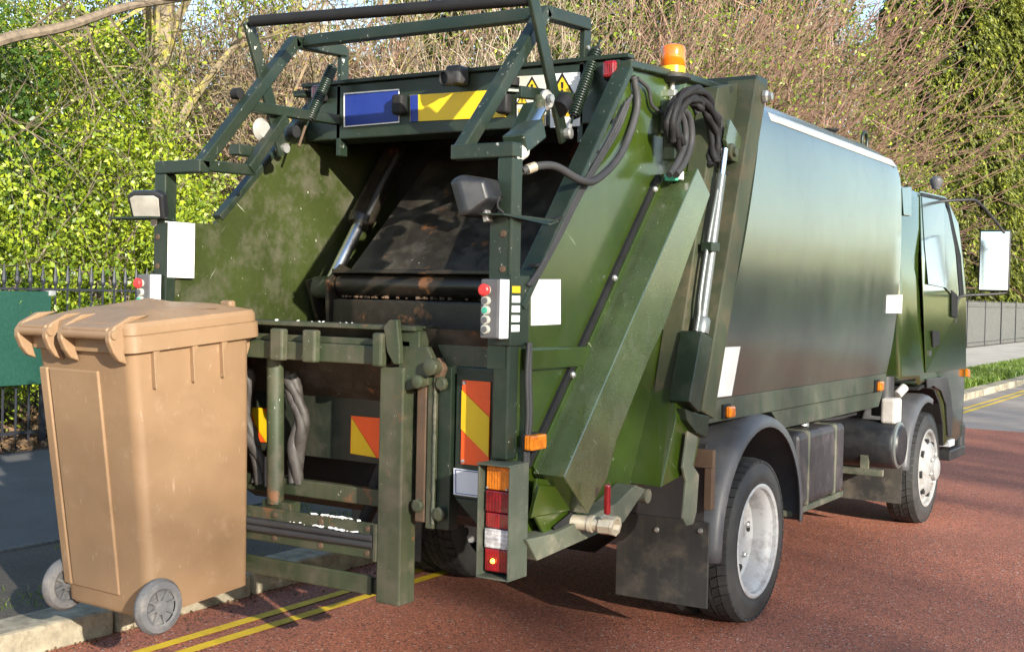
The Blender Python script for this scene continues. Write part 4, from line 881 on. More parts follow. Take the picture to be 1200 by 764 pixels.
# --- control boxes
for s in (1, -1):
    cx = s*.845
    if s > 0: bp_ = MB().bb(.80, .886, -2.092, -2.084, 1.36, 1.60).build('control_backplate', M['green_dark'], T, bevel=.003)
    sp = MB().yz([(-2.09, 1.36), (-1.965, 1.36), (-1.965, 1.60), (-2.09, 1.60)], s*.878, s*.882).build('control_sideplate', M['green_dark'], T, bevel=.003)
    cbx = MB().bb(cx-.045, cx+.028, -2.15, -2.093, 1.385, 1.585).build('control_box', M['grey'], T, bevel=.006)
    MB().bb(cx+.0285, cx+.037, -2.148, -2.095, 1.385, 1.585).build('box_side', M['lgrey'], cbx, bevel=.003)
    for i, (z, mt) in enumerate(((1.548, 'btn_red'), (1.512, 'btn_cap'), (1.480, 'btn_green'), (1.448, 'btn_cap'), (1.416, 'btn_cap'))):
        r = .019 if i == 0 else .0155
        bt = MB().lathe([(.0155, 0), (.0155, .012), (.012, .013), (0, .011)], (cx-.018, -2.15, z), (0, -1, 0), 16).build('button_collar', M['btn_cap'], cbx, smooth=40)
        if i == 0: MB().lathe([(.012, .01), (.02, .012), (.021, .025), (.016, .030), (0, .031)], (cx-.018, -2.15, z), (0, -1, 0), 18).build('stop_button', M['btn_red'], cbx, smooth=40)
        else: MB().lathe([(.0105, .012), (.0105, .016), (0, .017)], (cx-.018, -2.15, z), (0, -1, 0), 16).build('button', M[mt] if mt != 'btn_cap' else M['grey'], cbx, smooth=40)
    for i in range(5):
        z = 1.552-.033*i; MB().bb(min(s*.8825, s*.884), max(s*.8825, s*.884), -2.082, -2.03, z-.0115, z+.0115).build('button_label', M['yellow'] if i == 0 else M['white'], sp)
# cables down the post
for dx in (0, .018): MB().tube(smooth_path([(.895-dx*.3, -1.985+dx, 1.37), (.893, -1.99+dx, 1.25), (.897, -1.985+dx, 1.12), (.893, -1.99+dx, 1.0), (.893, -1.99+dx, .95)], 5), .009, 8).build('cable', M['hose'], T, smooth=60)
for dx in range(3):
    pts = [at(740-3*dx, 112+4*dx, X=.885), at(726-3*dx, 150, X=.885), at(704-2.5*dx, 188, X=.885), at(677-2.5*dx, 236, X=.885), at(656-2*dx, 278, X=.885), at(634-2*dx, 318, X=.885), at(622-2*dx, 335, X=.885)]
    MB().tube(smooth_path(pts, 6), .0072, 7).build('cable', M['hose'], T, smooth=60)
for px, py in ((722, 142), (704, 180), (655, 258), (632, 312)):
    p = at(px-2, py, X=.876); MB().bar(p+V3((0, -.035, .0)), p+V3((0, .02, .01)), .024, .008).build('cable_tie', M['black'], T)
# big hose loop
MB().tube(smooth_path([at(612, 201, X=.84), at(625, 196, X=.86), at(650, 195, X=.89), at(680, 211, X=.92), at(700, 210, X=.91), at(728, 180, X=.89), at(746, 130, X=.88), at(744, 98, X=.875), at(741, 90, X=.87)], 8), .0145, 12).build('hydraulic_hose', M['hose'], T, smooth=60)
hf = MB(); h0, h1 = at(612, 201, X=.84), at(627, 195.5, X=.862); hf.tube([h0, h0.lerp(h1, .35), h0.lerp(h1, .36), h1], [.012, .012, .018, .018], 10); hf.build('hose_fitting', M['brass'], T, smooth=40)
MB().tube(smooth_path([at(747, 92, X=.87), at(760, 105, X=.88), at(765, 125, X=.88), at(785, 136, X=.90), at(800, 132, X=.92)], 6), .008, 8).build('cable', M['hose'], T, smooth=60)
# beacon
bp0 = at(788, 93, X=.87)
bc = MB().lathe([(.02, -.02), (.05, -.018), (.078, 0), (.08, .012), (.06, .018), (.052, .022), (.052, .05), (.05, .054)], bp0, (0, 0, 1), 28).build('beacon_base', M['plastic'], T, smooth=40)
MB().lathe([(.05, .05), (.052, .052), (.052, .125), (.047, .137), (.02, .146), (0, .147)], bp0, (0, 0, 1), 32, rmod=lambda j, k, r: r*(1+.012*(k % 2))).build('amber_dome', M['amber_dome'], bc, smooth=50)
MB().lathe([(.0535, .024), (.0535, .05)], bp0, (0, 0, 1), 28, caps=False).build('yellow_band', M['plate_yellow'], bc, smooth=40)
MB().tube([bp0+V3((0, 0, -.17)), bp0+V3((0, 0, -.015))], .012, 10).build('beacon_post', M['galv'], bc, smooth=40)
MB().bar(bp0+V3((-.02, 0, -.06)), bp0+V3((.02, 0, -.06)), .03, .03).build('post_clamp', M['galv'], bc, bevel=.004)
MB().bb(.858, .90, bp0.y-.09, bp0.y+.09, 2.22, 2.36).build('beacon_mount', M['green_dark'], T, bevel=.004)
# black wrapped hoses arching over to the body
for pts, rr, mt in ((((790, 163), (785, 140), (793, 118), (808, 107), (822, 112), (832, 133), (838, 155), (836, 180), (835, 192)), .030, 'black'),
                    (((797, 172), (790, 150), (795, 130), (806, 118), (816, 120), (820, 130)), .026, 'black'),
                    (((792, 205), (802, 190), (810, 165), (808, 140), (800, 128)), .016, 'hose'), (((784, 205), (795, 188), (803, 165), (802, 145), (797, 132)), .014, 'hose'),
                    (((835, 130), (845, 140), (842, 165), (840, 185), (846, 203), (856, 200), (860, 185), (858, 175)), .008, 'hose')):
    P_ = smooth_path([at(x, y, X=.97) for x, y in pts], 9); rs = random.Random(len(P_)+1); nP = len(P_)
    if mt == 'black':
        for k in range(4):
            Q = [P_[i]+V3((math.cos(i*.13+k*1.57), .7*math.sin(i*.13+k*1.57), .7*math.sin(i*.13+k*1.57+.6)))*rr*.60 for i in range(nP)]
            q = MB().tube(Q, [rr*(.50+.07*math.sin(i*.8+k)+rs.uniform(-.03, .03)) for i in range(nP)], 9)
            h_ = q.build('hose_bundle' if k == 0 else 'hose', M['black'], T if k == 0 else hb0, smooth=60)
            if k == 0: hb0 = h_
    else: MB().tube(P_, rr, 12).build('hydraulic_hose', M[mt], T, smooth=60)
q = MB(); p = at(787, 208, X=.93); q.box(p, (.05, .03, .03)); q.build('green_clip', M['btn_green'], T, bevel=.003)
q = MB(); p = at(796, 206, X=.95); q.box(p, (.03, .03, .035)); q.build('white_clip', M['white'], T, bevel=.003)
MB().box(at(790, 172, X=.93), (.06, .10, .12)).build('valve_block', M['green_dark'], T, bevel=.006)
# --- rear lamp housings
for s in (1, -1):
    x0, x1 = sorted((s*.805, s*.935)); y0, y1 = -2.15, -2.03; z0, z1 = .575, .965; t_ = .006
    lh = MB(); lh.bb(x0, x1, y0-.01, y1, z1-t_, z1); lh.bb(x0, x1, y0, y1, z0, z0+t_); lh.bb(x0, x0+t_, y0, y1, z0+t_, z1-t_); lh.bb(x1-t_, x1, y0, y1, z0+t_, z1-t_); lh.bb(x0+t_, x1-t_, y1-t_, y1, z0+t_, z1-t_)
    lm = lh.build('lamp_housing', M['lamp_box'], T, bevel=.0015)
    a0, a1 = x0+.016, x1-.016; yb = y0+.028
    MB().bb(a0-.004, a1+.004, yb+.014, y1-.01, z0+.014, z1-.012).build('lamp_back', M['black'], lm, bevel=.004)
    zz = [.955, .872, .796, .742, .674, .594]
    for i, mt in enumerate(('amber', 'red_dark', 'red', 'clear', 'red')):
        MB().bb(a0, a1, yb-.004*(i % 2), yb+.02, zz[i+1]+.0012, zz[i]-.0012).build('lens', M[mt], lm, bevel=.005 if mt != 'clear' else .003)
    if s > 0: MB().lathe([(0, 0), (.009, .001), (.007, .007), (0, .009)], (a0+.035, yb-.001, .632), (0, -1, 0), 14).build('glowing_bulb', M['bulb'], lm, smooth=60)
    for xx in (a0+.008, a1-.012):
        for z in (.88, .685): MB().lathe([(.005, 0), (.004, .003), (0, .003)], (xx, yb-.004, z), (0, -1, 0), 8).build('screw', M['galv'], lm)
q = MB(); p = at(622, 517, X=.895); q.bb(.885, .90, p.y-.05, p.y+.04, p.z-.03, p.z+.03); sm_ = q.build('side_lamp', M['black'], T, bevel=.004)
MB().bb(.901, .935, p.y-.055, p.y+.045, p.z-.026, p.z+.026).build('lens', M['amber'], sm_, bevel=.006)
MB().tube(smooth_path([(.893, -1.99, .95), (.897, -1.985, 1.0)], 3), .009, 8).build('cable', M['hose'], T)
# --- under-tail: trough, valve and gussets
tr = [at(x, y, X=.95) for x, y in ((617, 632), (630, 657), (731, 612), (757, 573), (745, 568), (722, 590), (650, 625))]
pz(tr, .86, .95).build('drain_trough', M['dusty'], T, bevel=.004)
q = MB(); q.yz([(-1.60, .66), (-1.5, .60), (-1.1, .62), (-.95, .74), (-.95, .80), (-1.60, .86)], -.834, .834); q.build('tail_underside', M['dark'], T)
gp = MB(); gp.prism([at(x, y, X=.90) for x, y in ((626, 560), (660, 563), (688, 605), (686, 612), (640, 636), (621, 600))], (.012, 0, 0)); gp.build('drain_gusset', M['green'], T, bevel=.003)
gp = MB(); gp.prism([at(x, y, X=.925) for x, y in ((648, 617), (672, 597), (683, 612), (650, 624))], (.004, 0, 0)); gp.build('drain_opening', M['dark'], T)
gp = MB(); gp.add([at(632, 568, X=.93), at(658, 571, X=.93), at(672, 597, X=.93), at(622, 607, X=.93), at(628, 566, X=.90), at(662, 568, X=.90), at(676, 597, X=.90), at(618, 607, X=.90)], [(0, 1, 2, 3), (7, 6, 5, 4), (0, 4, 5, 1), (1, 5, 6, 2), (2, 6, 7, 3), (3, 7, 4, 0)]); gp.build('drain_cowl', M['green'], T, bevel=.004)
v0 = at(672, 611, X=.93); ax_ = V3((.62, .78, -.06)).normalized()
vl = MB().lathe([(.030, 0), (.030, .06), (.035, .062), (.035, .075), (.028, .078), (.028, .10)], v0, (.85, .35, -.05), 20).build('drain_valve', M['brass'], T, smooth=40)
ve = v0+V3((.85, .35, -.05)).normalized()*.10
MB().lathe([(.034, 0), (.038, .004), (.038, .045), (.040, .047), (.040, .058), (.028, .058), (.026, .03), (0, .03)], ve, (.85, .35, -.05), 8).build('outlet_collar', M['brass'], vl, smooth=30)
lv = MB(); l0, l1 = at(711.5, 603, X=1.06), at(712, 567, X=1.06); lv.bar(l0, l1, .022, .022, (1, 0, 0)); lv.build('red_lever', M['red'], vl, bevel=.008, seg=3)
MB().bar(at(705, 607, X=1.04), l0, .018, .008, (1, 0, 0)).build('lever_stem', M['galv'], vl)
MB().lathe([(0, 0), (.03, 0), (.03, .03), (0, .03)], at(752, 580, X=.90), (1, 0, 0), 14).build('pivot_boss', M['dusty'], T, smooth=40)
# --- wheels
def tread(n, amp):
    def f(j, k, r): return r-(amp if (k % 3 == 0 and j in TJ) else 0)
    return f
TJ = (2, 3, 8, 9)
def wheel(name, x_out, y, s, dish, r=.392, w=.215, parent=T):
    o = x_out
    t0 = [(.268, 0), (.33, .006), (.37, .014), (r-.004, .034), (r, .06), (r, .085), (r-.012, .088), (r-.012, .096), (r, .099), (r, .125), (r-.004, w-.034), (.37, w-.014), (.33, w-.006), (.268, w)]
    root = MB().lathe([(.05, .13), (.05, w-.03)], (o, y, r-.006), (-s, 0, 0), 24).build(name, M['dark'], parent, smooth=40)
    side_ = [(.268, 0), (.285, .004), (.29, .001), (.33, .004), (.335, .0075), (.365, .012), (.374, .02)]
    q = MB(); q.lathe(side_, (o, y, r-.006), (-s, 0, 0), 72, caps=False); q.lathe([(rr, w-tt) for rr, tt in side_], (o, y, r-.006), (-s, 0, 0), 72, caps=False)
    q.lathe([(.374, .02), (.376, w/2), (.374, w-.02)], (o, y, r-.006), (-s, 0, 0), 72, caps=False)
    q.build('tyre', M['tyre_side'], root, smooth=50)
    q = MB(); nb = 46; zc = r-.006
    def blk(a0, a1, x0, x1, ro, ri=.37, sh=0.):
        vs = []
        for (a, xx, rr) in ((a0, x0, ri), (a1, x0, ri), (a1+sh, x1, ri), (a0+sh, x1, ri), (a0, x0, ro if x0 > .03 else ro-.010), (a1, x0, ro if x0 > .03 else ro-.010), (a1+sh, x1, ro if x1 < w-.03 else ro-.010), (a0+sh, x1, ro if x1 < w-.03 else ro-.010)):
            vs.append((o-s*xx, y+math.cos(a)*rr, zc+math.sin(a)*rr))
        q.add(vs, [(0, 3, 2, 1), (4, 5, 6, 7), (0, 1, 5, 4), (1, 2, 6, 5), (2, 3, 7, 6), (3, 0, 4, 7)])
    st_ = 2*math.pi/nb
    for k in range(nb):
        a = k*st_
        blk(a, a+st_*.86, .012, .052, r, sh=.02); blk(a+st_*.5, a+st_*1.36, w-.052, w-.012, r, sh=.02)
        blk(a+st_*.2, a+st_*1.08, .058, .092, r, sh=.05); blk(a+st_*.3, a+st_*1.18, .098, w-.098, r, sh=-.05); blk(a+st_*.2, a+st_*1.08, w-.092, w-.058, r, sh=.05)
    q.build('tread', M['tyre'], root)
    if dish: rp = [(.268, .004), (.272, .0), (.262, -.004), (.250, .002), (.246, .02), (.225, .035), (.215, .06), (.21, .11), (.19, .125), (.175, .128), (.12, .118), (.10, .118), (.09, .10), (.0, .10)]
    else: rp = [(.268, .004), (.272, .0), (.262, -.004), (.250, .004), (.243, .025), (.228, .035), (.215, .03), (.17, -.012), (.125, -.03), (.12, -.032), (.085, -.034), (.08, -.06), (.06, -.07), (0, -.07)]
    rm_ = MB().lathe(rp, (o, y, r-.006), (-s, 0, 0), 64, caps=False).build('rim', M['rim'] if dish else M['rim_dull'], root, smooth=35)
    nn = MB()
    for k in range(6):
        a = math.pi/3*k+.3; rr = .145 if dish else .098
        c = V3((o, y+math.cos(a)*rr, r-.006+math.sin(a)*rr))
        MB().lathe([(.014, .0), (.014, .016), (.009, .022), (0, .022)], c+V3((-s*(.122 if dish else -.03), 0, 0)), (s, 0, 0), 6).build('wheel_nut', M['galv'], root)
    for k in range(5 if dish else 8):
        nk = 5 if dish else 8
        a = 2*math.pi/nk*k+.15; rr = .188 if dish else .182
        c = V3((o-s*(.1235 if dish else -.0015), y+math.cos(a)*rr, r-.006+math.sin(a)*rr))
        MB().lathe([(0, .004), (.026, .004), (.026, -.02), (0, -.02)], c, (s, 0, 0), 14).build('vent_hole', M['dark'], root)
    return root
wheel('wheel', 1.0, 0, 1, True); wheel('wheel', .74, 0, 1, True); wheel('wheel', -1.0, 0, -1, True); wheel('wheel', -.74, 0, -1, True)
wheel('wheel', 1.0, 3.29, 1, False); wheel('wheel', -1.0, 3.29, -1, False)
# mudguards
def guard(s, y, zc, r, a0, a1, x0, x1, name='mudguard'):
    q = MB(); n = 28; xs = [x0, x0+.03, x1-.05, x1-.02, x1, x1, x1-.012]; rs_ = [r, r+.004, r+.004, r-.004, r-.018, r-.055, r-.055]; m = len(xs)
    for i in range(n+1):
        a = a0+(a1-a0)*i/n
        for xx, rr in zip(xs, rs_): q.v.append((s*xx, y+math.cos(a)*rr*1.02, zc+math.sin(a)*rr))
    for i in range(n):
        for k in range(m-1): q.f.append((i*m+k, i*m+k+1, (i+1)*m+k+1, (i+1)*m+k))
    o = q.build(name, M['guard'], T, smooth=60); md = o.modifiers.new('thickness', 'SOLIDIFY'); md.thickness = .006; return o
for s in (1, -1):
    guard(s, .02, .42, .565, R(185), R(-2), .55, 1.02)
    q = MB().bb(min(s*.55, s*1.0), max(s*.55, s*1.0), -.608, -.598, .18, .56); fl = q.build('mud_flap', M['flap'], T, bevel=.003)
    for x, z in ((.75, .5), (.96, .52)): MB().lathe([(.013, 0), (.01, .008), (0, .009)], (s*x, -.608, z), (0, -1, 0), 8).build('bolt', M['galv'], fl)
    MB().bb(min(s*.55, s*.97), max(s*.55, s*.97), -.597, -.585, .5, .90).build('flap_hanger', M['plastic'], T)
# --- chassis and tanks
ch = MB()
for s in (1, -1): ch.bb(s*.40-.04, s*.40+.04, -1.5, 4.2, .62, .84)
for y in (-1.3, -.4, .9, 2.0, 3.0): ch.bb(-.36, .36, y, y+.1, .66, .80)
ch.build('chassis', M['dark'], T)
ax = MB().tube([(-.75, 0, .386), (-.25, 0, .386), (-.12, 0, .386), (.12, 0, .386), (.25, 0, .386), (.75, 0, .386)], [.06, .07, .17, .17, .07, .06], 16); ax.build('rear_axle', M['dark'], T, smooth=50)
MB().tube([(-.75, 3.29, .386), (.75, 3.29, .386)], .05, 12).build('front_axle', M['dark'], T, smooth=50)
MB().tube([(0, .15, .42), (0, 2.4, .6)], .05, 12).build('prop_shaft', M['dark'], T, smooth=50)
MB().bb(-.3, .3, 2.5, 4.1, .42, .95).build('gearbox', M['dark'], T, bevel=.05)
for s in (1, -1):
    ft_ = MB().bb(min(s*.60, s*.975), max(s*.60, s*.975), .62, 1.42, .45, .845).build('fuel_tank', M['fueltank'], T, bevel=.035, seg=3)
    for y in (.78, 1.24): q = MB().bb(min(s*.595, s*.981), max(s*.595, s*.981), y-.018, y+.018, .445, .851).build('tank_strap', M['dusty'], ft_, bevel=.03)
    MB().bb(min(s*.62, s*.96), max(s*.62, s*.96), .58, 1.46, .41, .444).build('tank_step', M['dusty'], T, bevel=.006)
MB().lathe([(.035, 0), (.035, .06), (.045, .062), (.045, .085), (0, .09)], (.86, 1.0, .845), (0, .3, 1), 14).build('filler_cap', M['galv'], T, smooth=40)
at_ = MB().lathe([(.12, -.03), (.15, 0), (.155, .02), (.155, .54), (.15, .56)], (1.0, 2.47, .62), (-1, 0, 0), 36).build('air_tank', M['black_gloss'], T, smooth=40)
MB().lathe([(.15, .0), (.15, -.012), (.135, -.02), (.11, -.012), (.10, .0), (.05, -.008), (.03, -.02), (0, -.02)], (1.0, 2.47, .62), (-1, 0, 0), 36).build('tank_cap', M['steel'], at_, smooth=40)
q = MB(); q.bb(.5, .95, 2.30, 2.34, .43, .47); q.bb(.6, .65, 2.33, 2.36, .45, .58); q.bb(.8, .85, 2.33, 2.36, .45, .58); q.build('tank_bracket', M['dusty'], T)
MB().tube([(.88, 2.52, .80), (.88, 2.52, 1.06)], .07, 20).build('air_intake', M['plastic'], T, smooth=40)
bo = MB(); p0_ = at(1054, 480, X=1.0); bo.bb(.90, 1.0, p0_.y-.09, p0_.y+.07, p0_.z-.09, p0_.z+.075); bt_ = bo.build('washer_bottle', M['bottle'], T, bevel=.02, seg=3)
MB().tube([(.97, p0_.y+.05, p0_.z+.09), (1.0, p0_.y+.11, p0_.z+.14)], .03, 12).build('bottle_neck', M['bottle'], bt_, smooth=40)
pi = MB(); rs = random.Random(1)
for i in range(5): pi.tube(smooth_path([(.7+rs.uniform(0, .2), .5+rs.uniform(0, .2), .87), (.8+rs.uniform(0, .1), .9, .86+rs.uniform(0, .05)), (.75+rs.uniform(0, .15), 1.4, .86), (.8, 2.0+rs.uniform(0, .2), .83)], 4), .012, 7)
pi.build('pipe_run', M['hose'], T, smooth=60)
# front mudguard, ribbed plastic, with flap
for s in (1, -1):
    guard(s, 3.29, .40, .50, R(178), R(70), .62, .985, 'front_mudguard')
    q = MB().bb(min(s*.56, s*.96), max(s*.56, s*.96), 2.735, 2.745, .20, .62).build('front_flap', M['flap'], T)
# --- cab
XC = .985
for s in (1, -1):
    prof_l = [(2.56, 1.03), (2.52, 1.25), (2.52, 1.70), (2.54, 2.16), (2.58, 2.27), (2.70, 2.325), (3.65, 2.31), (3.78, 2.25), (4.36, 1.60), (4.44, 1.30), (4.47, .92), (4.45, .50), (4.05, .46), (3.86, .50), (3.82, .66), (3.70, .84), (3.50, .955), (3.25, .985), (3.06, .97), (3.02, 1.02)]
def cabx(z): return .985 if z < 1.5 else .985-.075*((z-1.5)/.8)**1.3
cb_ = MB(); n = len(prof_l)
for s in (1, -1):
    for (y, z) in prof_l: cb_.v.append((s*cabx(z), y, z))
cb_.f = [tuple(range(n)), tuple(range(n, 2*n))[::-1]]+[(i, (i+1) % n, n+(i+1) % n, n+i) for i in range(n)]
cab = cb_.build('cab', M['cabgreen'], T, bevel=.03, seg=4, smooth=35)
for s in (1, -1):
    def cq(pts, name, mat, dx=.004, th=.004, par=cab, bev=0):
        P_ = []
        for px, py in pts:
            x = .98
            for _ in range(8): x = cabx(at(px, py, X=x).z)
            p = at(px, py, X=x); P_.append(V3((s*(p.x+dx), p.y, p.z)))
        return MB().prism(P_, (s*th, 0, 0)).build(name, mat, par, bevel=bev)
    door = cq(((1077, 224), (1107, 231), (1122, 262), (1127, 300), (1131, 345), (1131, 432), (1084, 437), (1082, 380), (1079, 300)), 'door', M['cabgreen'], .002, .006, cab, .004)
    cq(((1078.5, 231), (1104, 236), (1113, 262), (1118, 300), (1121.5, 343), (1121, 352), (1113, 345), (1106, 337), (1086, 333), (1082, 290)), 'side_window', M['glass'], .009, .003, door)
    cq(((1078, 226), (1106, 232.5), (1107.5, 236), (1077.5, 230)), 'window_seal', M['black'], .010, .004, door)
    cq(((1106, 234), (1109, 235), (1124, 300), (1127.5, 344), (1123, 350), (1119, 300)), 'window_pillar', M['black'], .010, .004, door)
    cq(((1090, 387), (1098, 388), (1098, 404), (1091, 407)), 'door_handle', M['black'], .008, .012, door, .004)
    cq(((1087, 411), (1090, 411), (1089, 417), (1087, 417)), 'door_lock', M['chrome'], .008, .004, door)
    cq(((1113, 340), (1119, 345), (1119, 372), (1113, 371)), 'mirror_mount', M['black'], .008, .01, door, .003)
    cq(((1056, 220), (1067, 219), (1067, 253), (1058, 252)), 'rear_quarter_panel', M['cabgreen'], .002, .005, cab, .004)
    cq(((1084, 444), (1108, 441), (1112, 460), (1115, 488), (1113, 512), (1109, 510), (1107, 475), (1101, 458), (1092, 452), (1085, 455)), 'wheel_arch_trim', M['plastic'], .002, .012, cab, .004)
    cq(((1131, 432), (1134, 433), (1134, 442), (1131, 441)), 'indicator', M['amber'], .0, .02, cab, .003)
    q = MB().bb(min(s*.84, s*1.0), max(s*.84, s*1.0), 3.95, 4.10, .47, .52); q.build('step', M['lgrey'], cab, bevel=.006)
    # mirror on its tubular arms
    mx = 1.175
    a0 = V3((s*cabx(2.25), 3.72, 2.285)); aw = [a0+V3((-s*.02, 0, 0)), V3((s*1.06, 3.90, 2.31)), V3((s*1.14, 4.02, 2.295)), V3((s*1.27, 4.30, 2.09)), V3((s*1.285, 4.32, 2.05)), V3((s*1.285, 4.32, 1.68)), V3((s*1.27, 4.31, 1.63)), V3((s*1.03, 4.12, 1.605)), V3((s*.995, 4.07, 1.56)), V3((s*.985, 4.07, 1.40))]
    MB().tube(smooth_path(aw, 4), .011, 10).build('mirror_arm', M['plastic'], cab, smooth=60)
    c = V3((s*1.205, 4.31, 1.875)); rot = Matrix.Rotation(s*R(5), 3, 'Z') @ Matrix.Rotation(R(-2), 3, 'X')
    mh = MB().box(c, (.225, .05, .47), rot).build('mirror_housing', M['plastic'], cab, bevel=.02, seg=3)
    MB().box(c+rot @ V3((0, -.0275, 0)), (.203, .004, .445), rot).build('mirror_glass', M['mirror'], mh, bevel=.0018)
MB().yz([(3.05, .962), (3.25, .976), (3.50, .946), (3.69, .832), (3.81, .654), (3.852, .49), (3.83, .49), (3.79, .65), (3.67, .815), (3.49, .925), (3.25, .955), (3.05, .942)], -.975, .975).build('wheel_well', M['dark'], cab)
for px0, px1 in (((1083, 228), (1083.2, 444)),):
    pass
ws_ = MB(); ws_.prism([(-.84, 3.80, 2.24), (.84, 3.80, 2.24), (.92, 4.35, 1.62), (-.92, 4.35, 1.62)], (0, .006, .006)); ws_.build('windscreen', M['glass'], cab)
MB().bb(-.99, .99, 4.40, 4.53, .36, .62).build('front_bumper', M['plastic'], cab, bevel=.03, seg=3)
for x in (.7, -.7): MB().bb(x-.16, x+.16, 4.47, 4.50, .72, .90).build('headlight', M['clear'], cab, bevel=.02)
MB().lathe([(.03, 0), (.035, .02), (.05, .05), (.045, .08), (.02, .10), (0, .10)], at(1097, 222, X=.80), (0, 0, 1), 18).build('roof_marker', M['grey'], cab, smooth=40)
MB().prism([V3((s_, y_, .36)) for s_, y_ in ((.995, 4.0), (.995, 4.5), (.9, 4.5), (.9, 4.0))], (0, 0, .08)).build('lower_valance', M['plastic'], cab, bevel=.01)

# ------------------------------------------------------------ the tan wheeled bin hanging on the comb
BX = thing('wheeled_bin', 'faded tan two wheeled bin with closed lid, hooked on the lift comb behind the truck', 'bin', (-.614, -2.255, .341), rot=(R(5.1), 0, R(-3.4)))
class SB(MB):
    def build(s, *a, **k):
        s.v = [(x*1.035, y*.885, z*1.06) for x, y, z in s.v]; return super().build(*a, **k)
MB0 = MB; MB = SB
def ring(w, d, z, r, cy=0, n=5, dx=0):
    out = []
    for sx, sy, a0 in ((1, 1, 0), (-1, 1, 90), (-1, -1, 180), (1, -1, 270)):
        for k in range(n+1):
            a = R(a0+90*k/n); out.append((sx*(w/2-r)+math.cos(a)*r, cy+sy*(d/2-r)+math.sin(a)*r, z))
    return out
def loft(rings, cap0=True, cap1=True):
    q = MB(); m = len(rings[0])
    for r_ in rings: q.v += r_
    for j in range(len(rings)-1):
        for k in range(m): q.f.append((j*m+k, j*m+(k+1) % m, (j+1)*m+(k+1) % m, (j+1)*m+k))
    if cap0: q.f.append(tuple(range(m))[::-1])
    if cap1: q.f.append(tuple((len(rings)-1)*m+k for k in range(m)))
    return q
bdz = [(.475, .545, 0, .03, 0), (.485, .555, .02, .045, 0), (.50, .57, .20, .045, .003), (.53, .612, .60, .045, .003), (.55, .645, .93, .045, 0), (.555, .655, .945, .045, 0)]
bbody = loft([ring(w, d, z, r, cy) for w, d, z, r, cy in bdz]).build('bin_body', M['bin'], BX, smooth=35)
rim = loft([ring(.575, .69, .925, .05, .012), ring(.60, .715, .93, .055, .012), ring(.60, .715, .985, .055, .012), ring(.57, .69, .99, .05, .012)]).build('rim', M['bin'], BX, smooth=35)
for s in (1, -1):
    for y in (-.22, -.02, .14):
        q = MB().yz([(y-.004, .93), (y+.03, .93), (y+.004, .89), (y+.003, .80), (y-.004, .80)], s*.255, s*.292); q.build('rib', M['bin'], bbody, bevel=.002)
    q = MB().prism([(s*.24, .325, .93), (s*.24, .372, .93), (s*.24, .31, .83)], (-s*.02, 0, 0)); q.build('rib', M['bin'], bbody, bevel=.002)
# recessed back panel edges
yb_ = lambda z: -.2735-.049*z/.93
for x0, x1, d, nm in ((-.185, .085, .010, 'back_panel'), (-.238, -.195, .012, 'edge_ridge')):
    q = MB(); f_ = [(x0, yb_(.06)-d, .06), (x1, yb_(.06)-d, .06), (x1*1.06, yb_(.86)-d, .86), (x0*1.06, yb_(.86)-d, .86)]
    q.prism(f_, (0, d+.008, 0)); q.build(nm, M['bin'], bbody, bevel=.006, seg=3)
# lid: shallow dome with panels
lid = loft([ring(.585, .70, .985, .05, .005), ring(.592, .706, .99, .05, .005), ring(.592, .706, 1.015, .05, .005), ring(.575, .69, 1.03, .045, .005), ring(.42, .44, 1.055, .04, .02), ring(.36, .36, 1.062, .04, .02)], True, True).build('lid', M['bin'], BX, smooth=25)
q = MB(); q.add([(-.2, -.1, 1.055), (.2, -.1, 1.055), (.25, .16, 1.045), (0, .24, 1.05), (-.25, .16, 1.045), (0, .03, 1.088)], [(0, 1, 5), (1, 2, 5), (2, 3, 5), (3, 4, 5), (4, 0, 5)]); q.add([(-.2, -.1, 1.04), (.2, -.1, 1.04), (.25, .16, 1.03), (0, .24, 1.03), (-.25, .16, 1.03)], [(0, 1, 2, 3, 4)]); q.build('lid_panel', M['bin'], lid, fix=True)
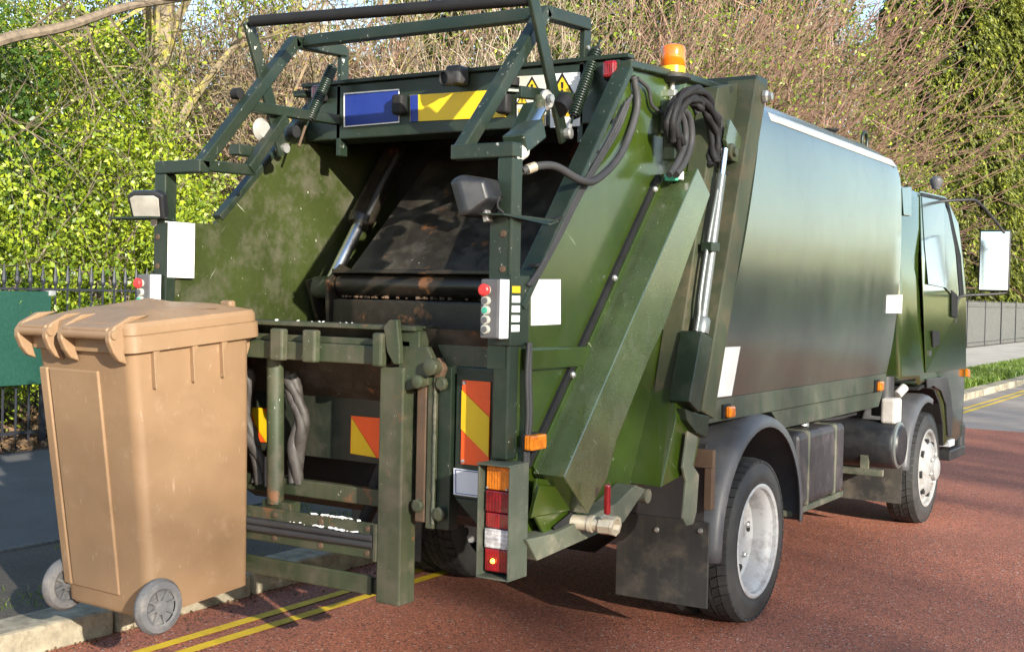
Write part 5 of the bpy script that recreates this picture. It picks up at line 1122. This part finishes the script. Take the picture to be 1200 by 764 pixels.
# four hinge lugs and two handle bars at the back
for x in (-.285, -.115, -.025, .245):
    q = MB().yz([(-.34, .935), (-.30, 1.03), (-.20, 1.05), (-.30, 1.052), (-.38, 1.024), (-.405, 1.0), (-.408, .975), (-.39, .935), (-.365, .905), (-.325, .89)], x-.010, x+.018)
    hg = q.build('hinge_lug', M['bin'], lid, bevel=.006); MB().lathe([(.016, 0), (.014, .008), (0, .009)], (x+.018, -.388, .995), (1, 0, 0), 12).build('hinge_pin', M['bin'], hg, smooth=50)
for x0, x1 in ((-.285, -.09), (-.025, .26)): MB().tube([(x0+.01, -.388, .995), (x1-.005, -.388, .995)], .017, 14).build('handle_bar', M['bin'], BX, smooth=50)
for x0, x1 in ((-.27, -.11), (-.01, .24)): MB().prism([(x0, -.33, 1.03), (x1, -.33, 1.03), (x1, -.40, 1.018), (x0, -.40, 1.018)], (0, 0, -.02)).build('handle_web', M['bin'], lid, bevel=.006)
q = MB(); q.bb(.10, .16, .325, .365, 1.025, 1.06); q.build('lid_grip', M['bin'], lid, bevel=.01)
MB = MB0
for s in (1, -1):
    c = V3((s*.278, -.226, .048)); r0 = .102
    wv = MB().lathe([(.062, -.02), (.07, -.026), (.092, -.022), (r0, -.008), (r0+.001, 0), (r0, .008), (.092, .022), (.07, .026), (.062, .02)], c, (s, 0, 0), 44, caps=False)
    tr_w = thing_w = wv.build('wheel', M['binwheel'], BX, smooth=40)
    MB().lathe([(.063, -.012), (.063, .012), (.03, .006), (.026, .022), (0, .024)], c, (s, 0, 0), 32, caps=False).build('hub', M['binwheel'], tr_w, smooth=30)
    MB().lathe([(.063, -.012), (.03, -.006), (.026, -.022), (0, -.024)], c, (s, 0, 0), 32, caps=False).build('hub', M['binwheel'], tr_w, smooth=30)
    for k in range(8):
        a = math.pi/4*k+.2
        for e in (1, -1): MB().bar(c+V3((s*e*.012, math.cos(a)*.02, math.sin(a)*.02)), c+V3((s*e*.012, math.cos(a)*.064, math.sin(a)*.064)), .010, .016, (1, 0, 0)).build('spoke', M['binwheel'], tr_w, bevel=.002)
MB().tube([(-.275, -.226, .048), (.275, -.226, .048)], .013, 12).build('axle', M['galv'], BX, smooth=50)
q = MB(); q.bb(-.22, .22, -.235, -.19, -.012, .03); q.build('axle_bracket', M['bin'], BX, bevel=.008)
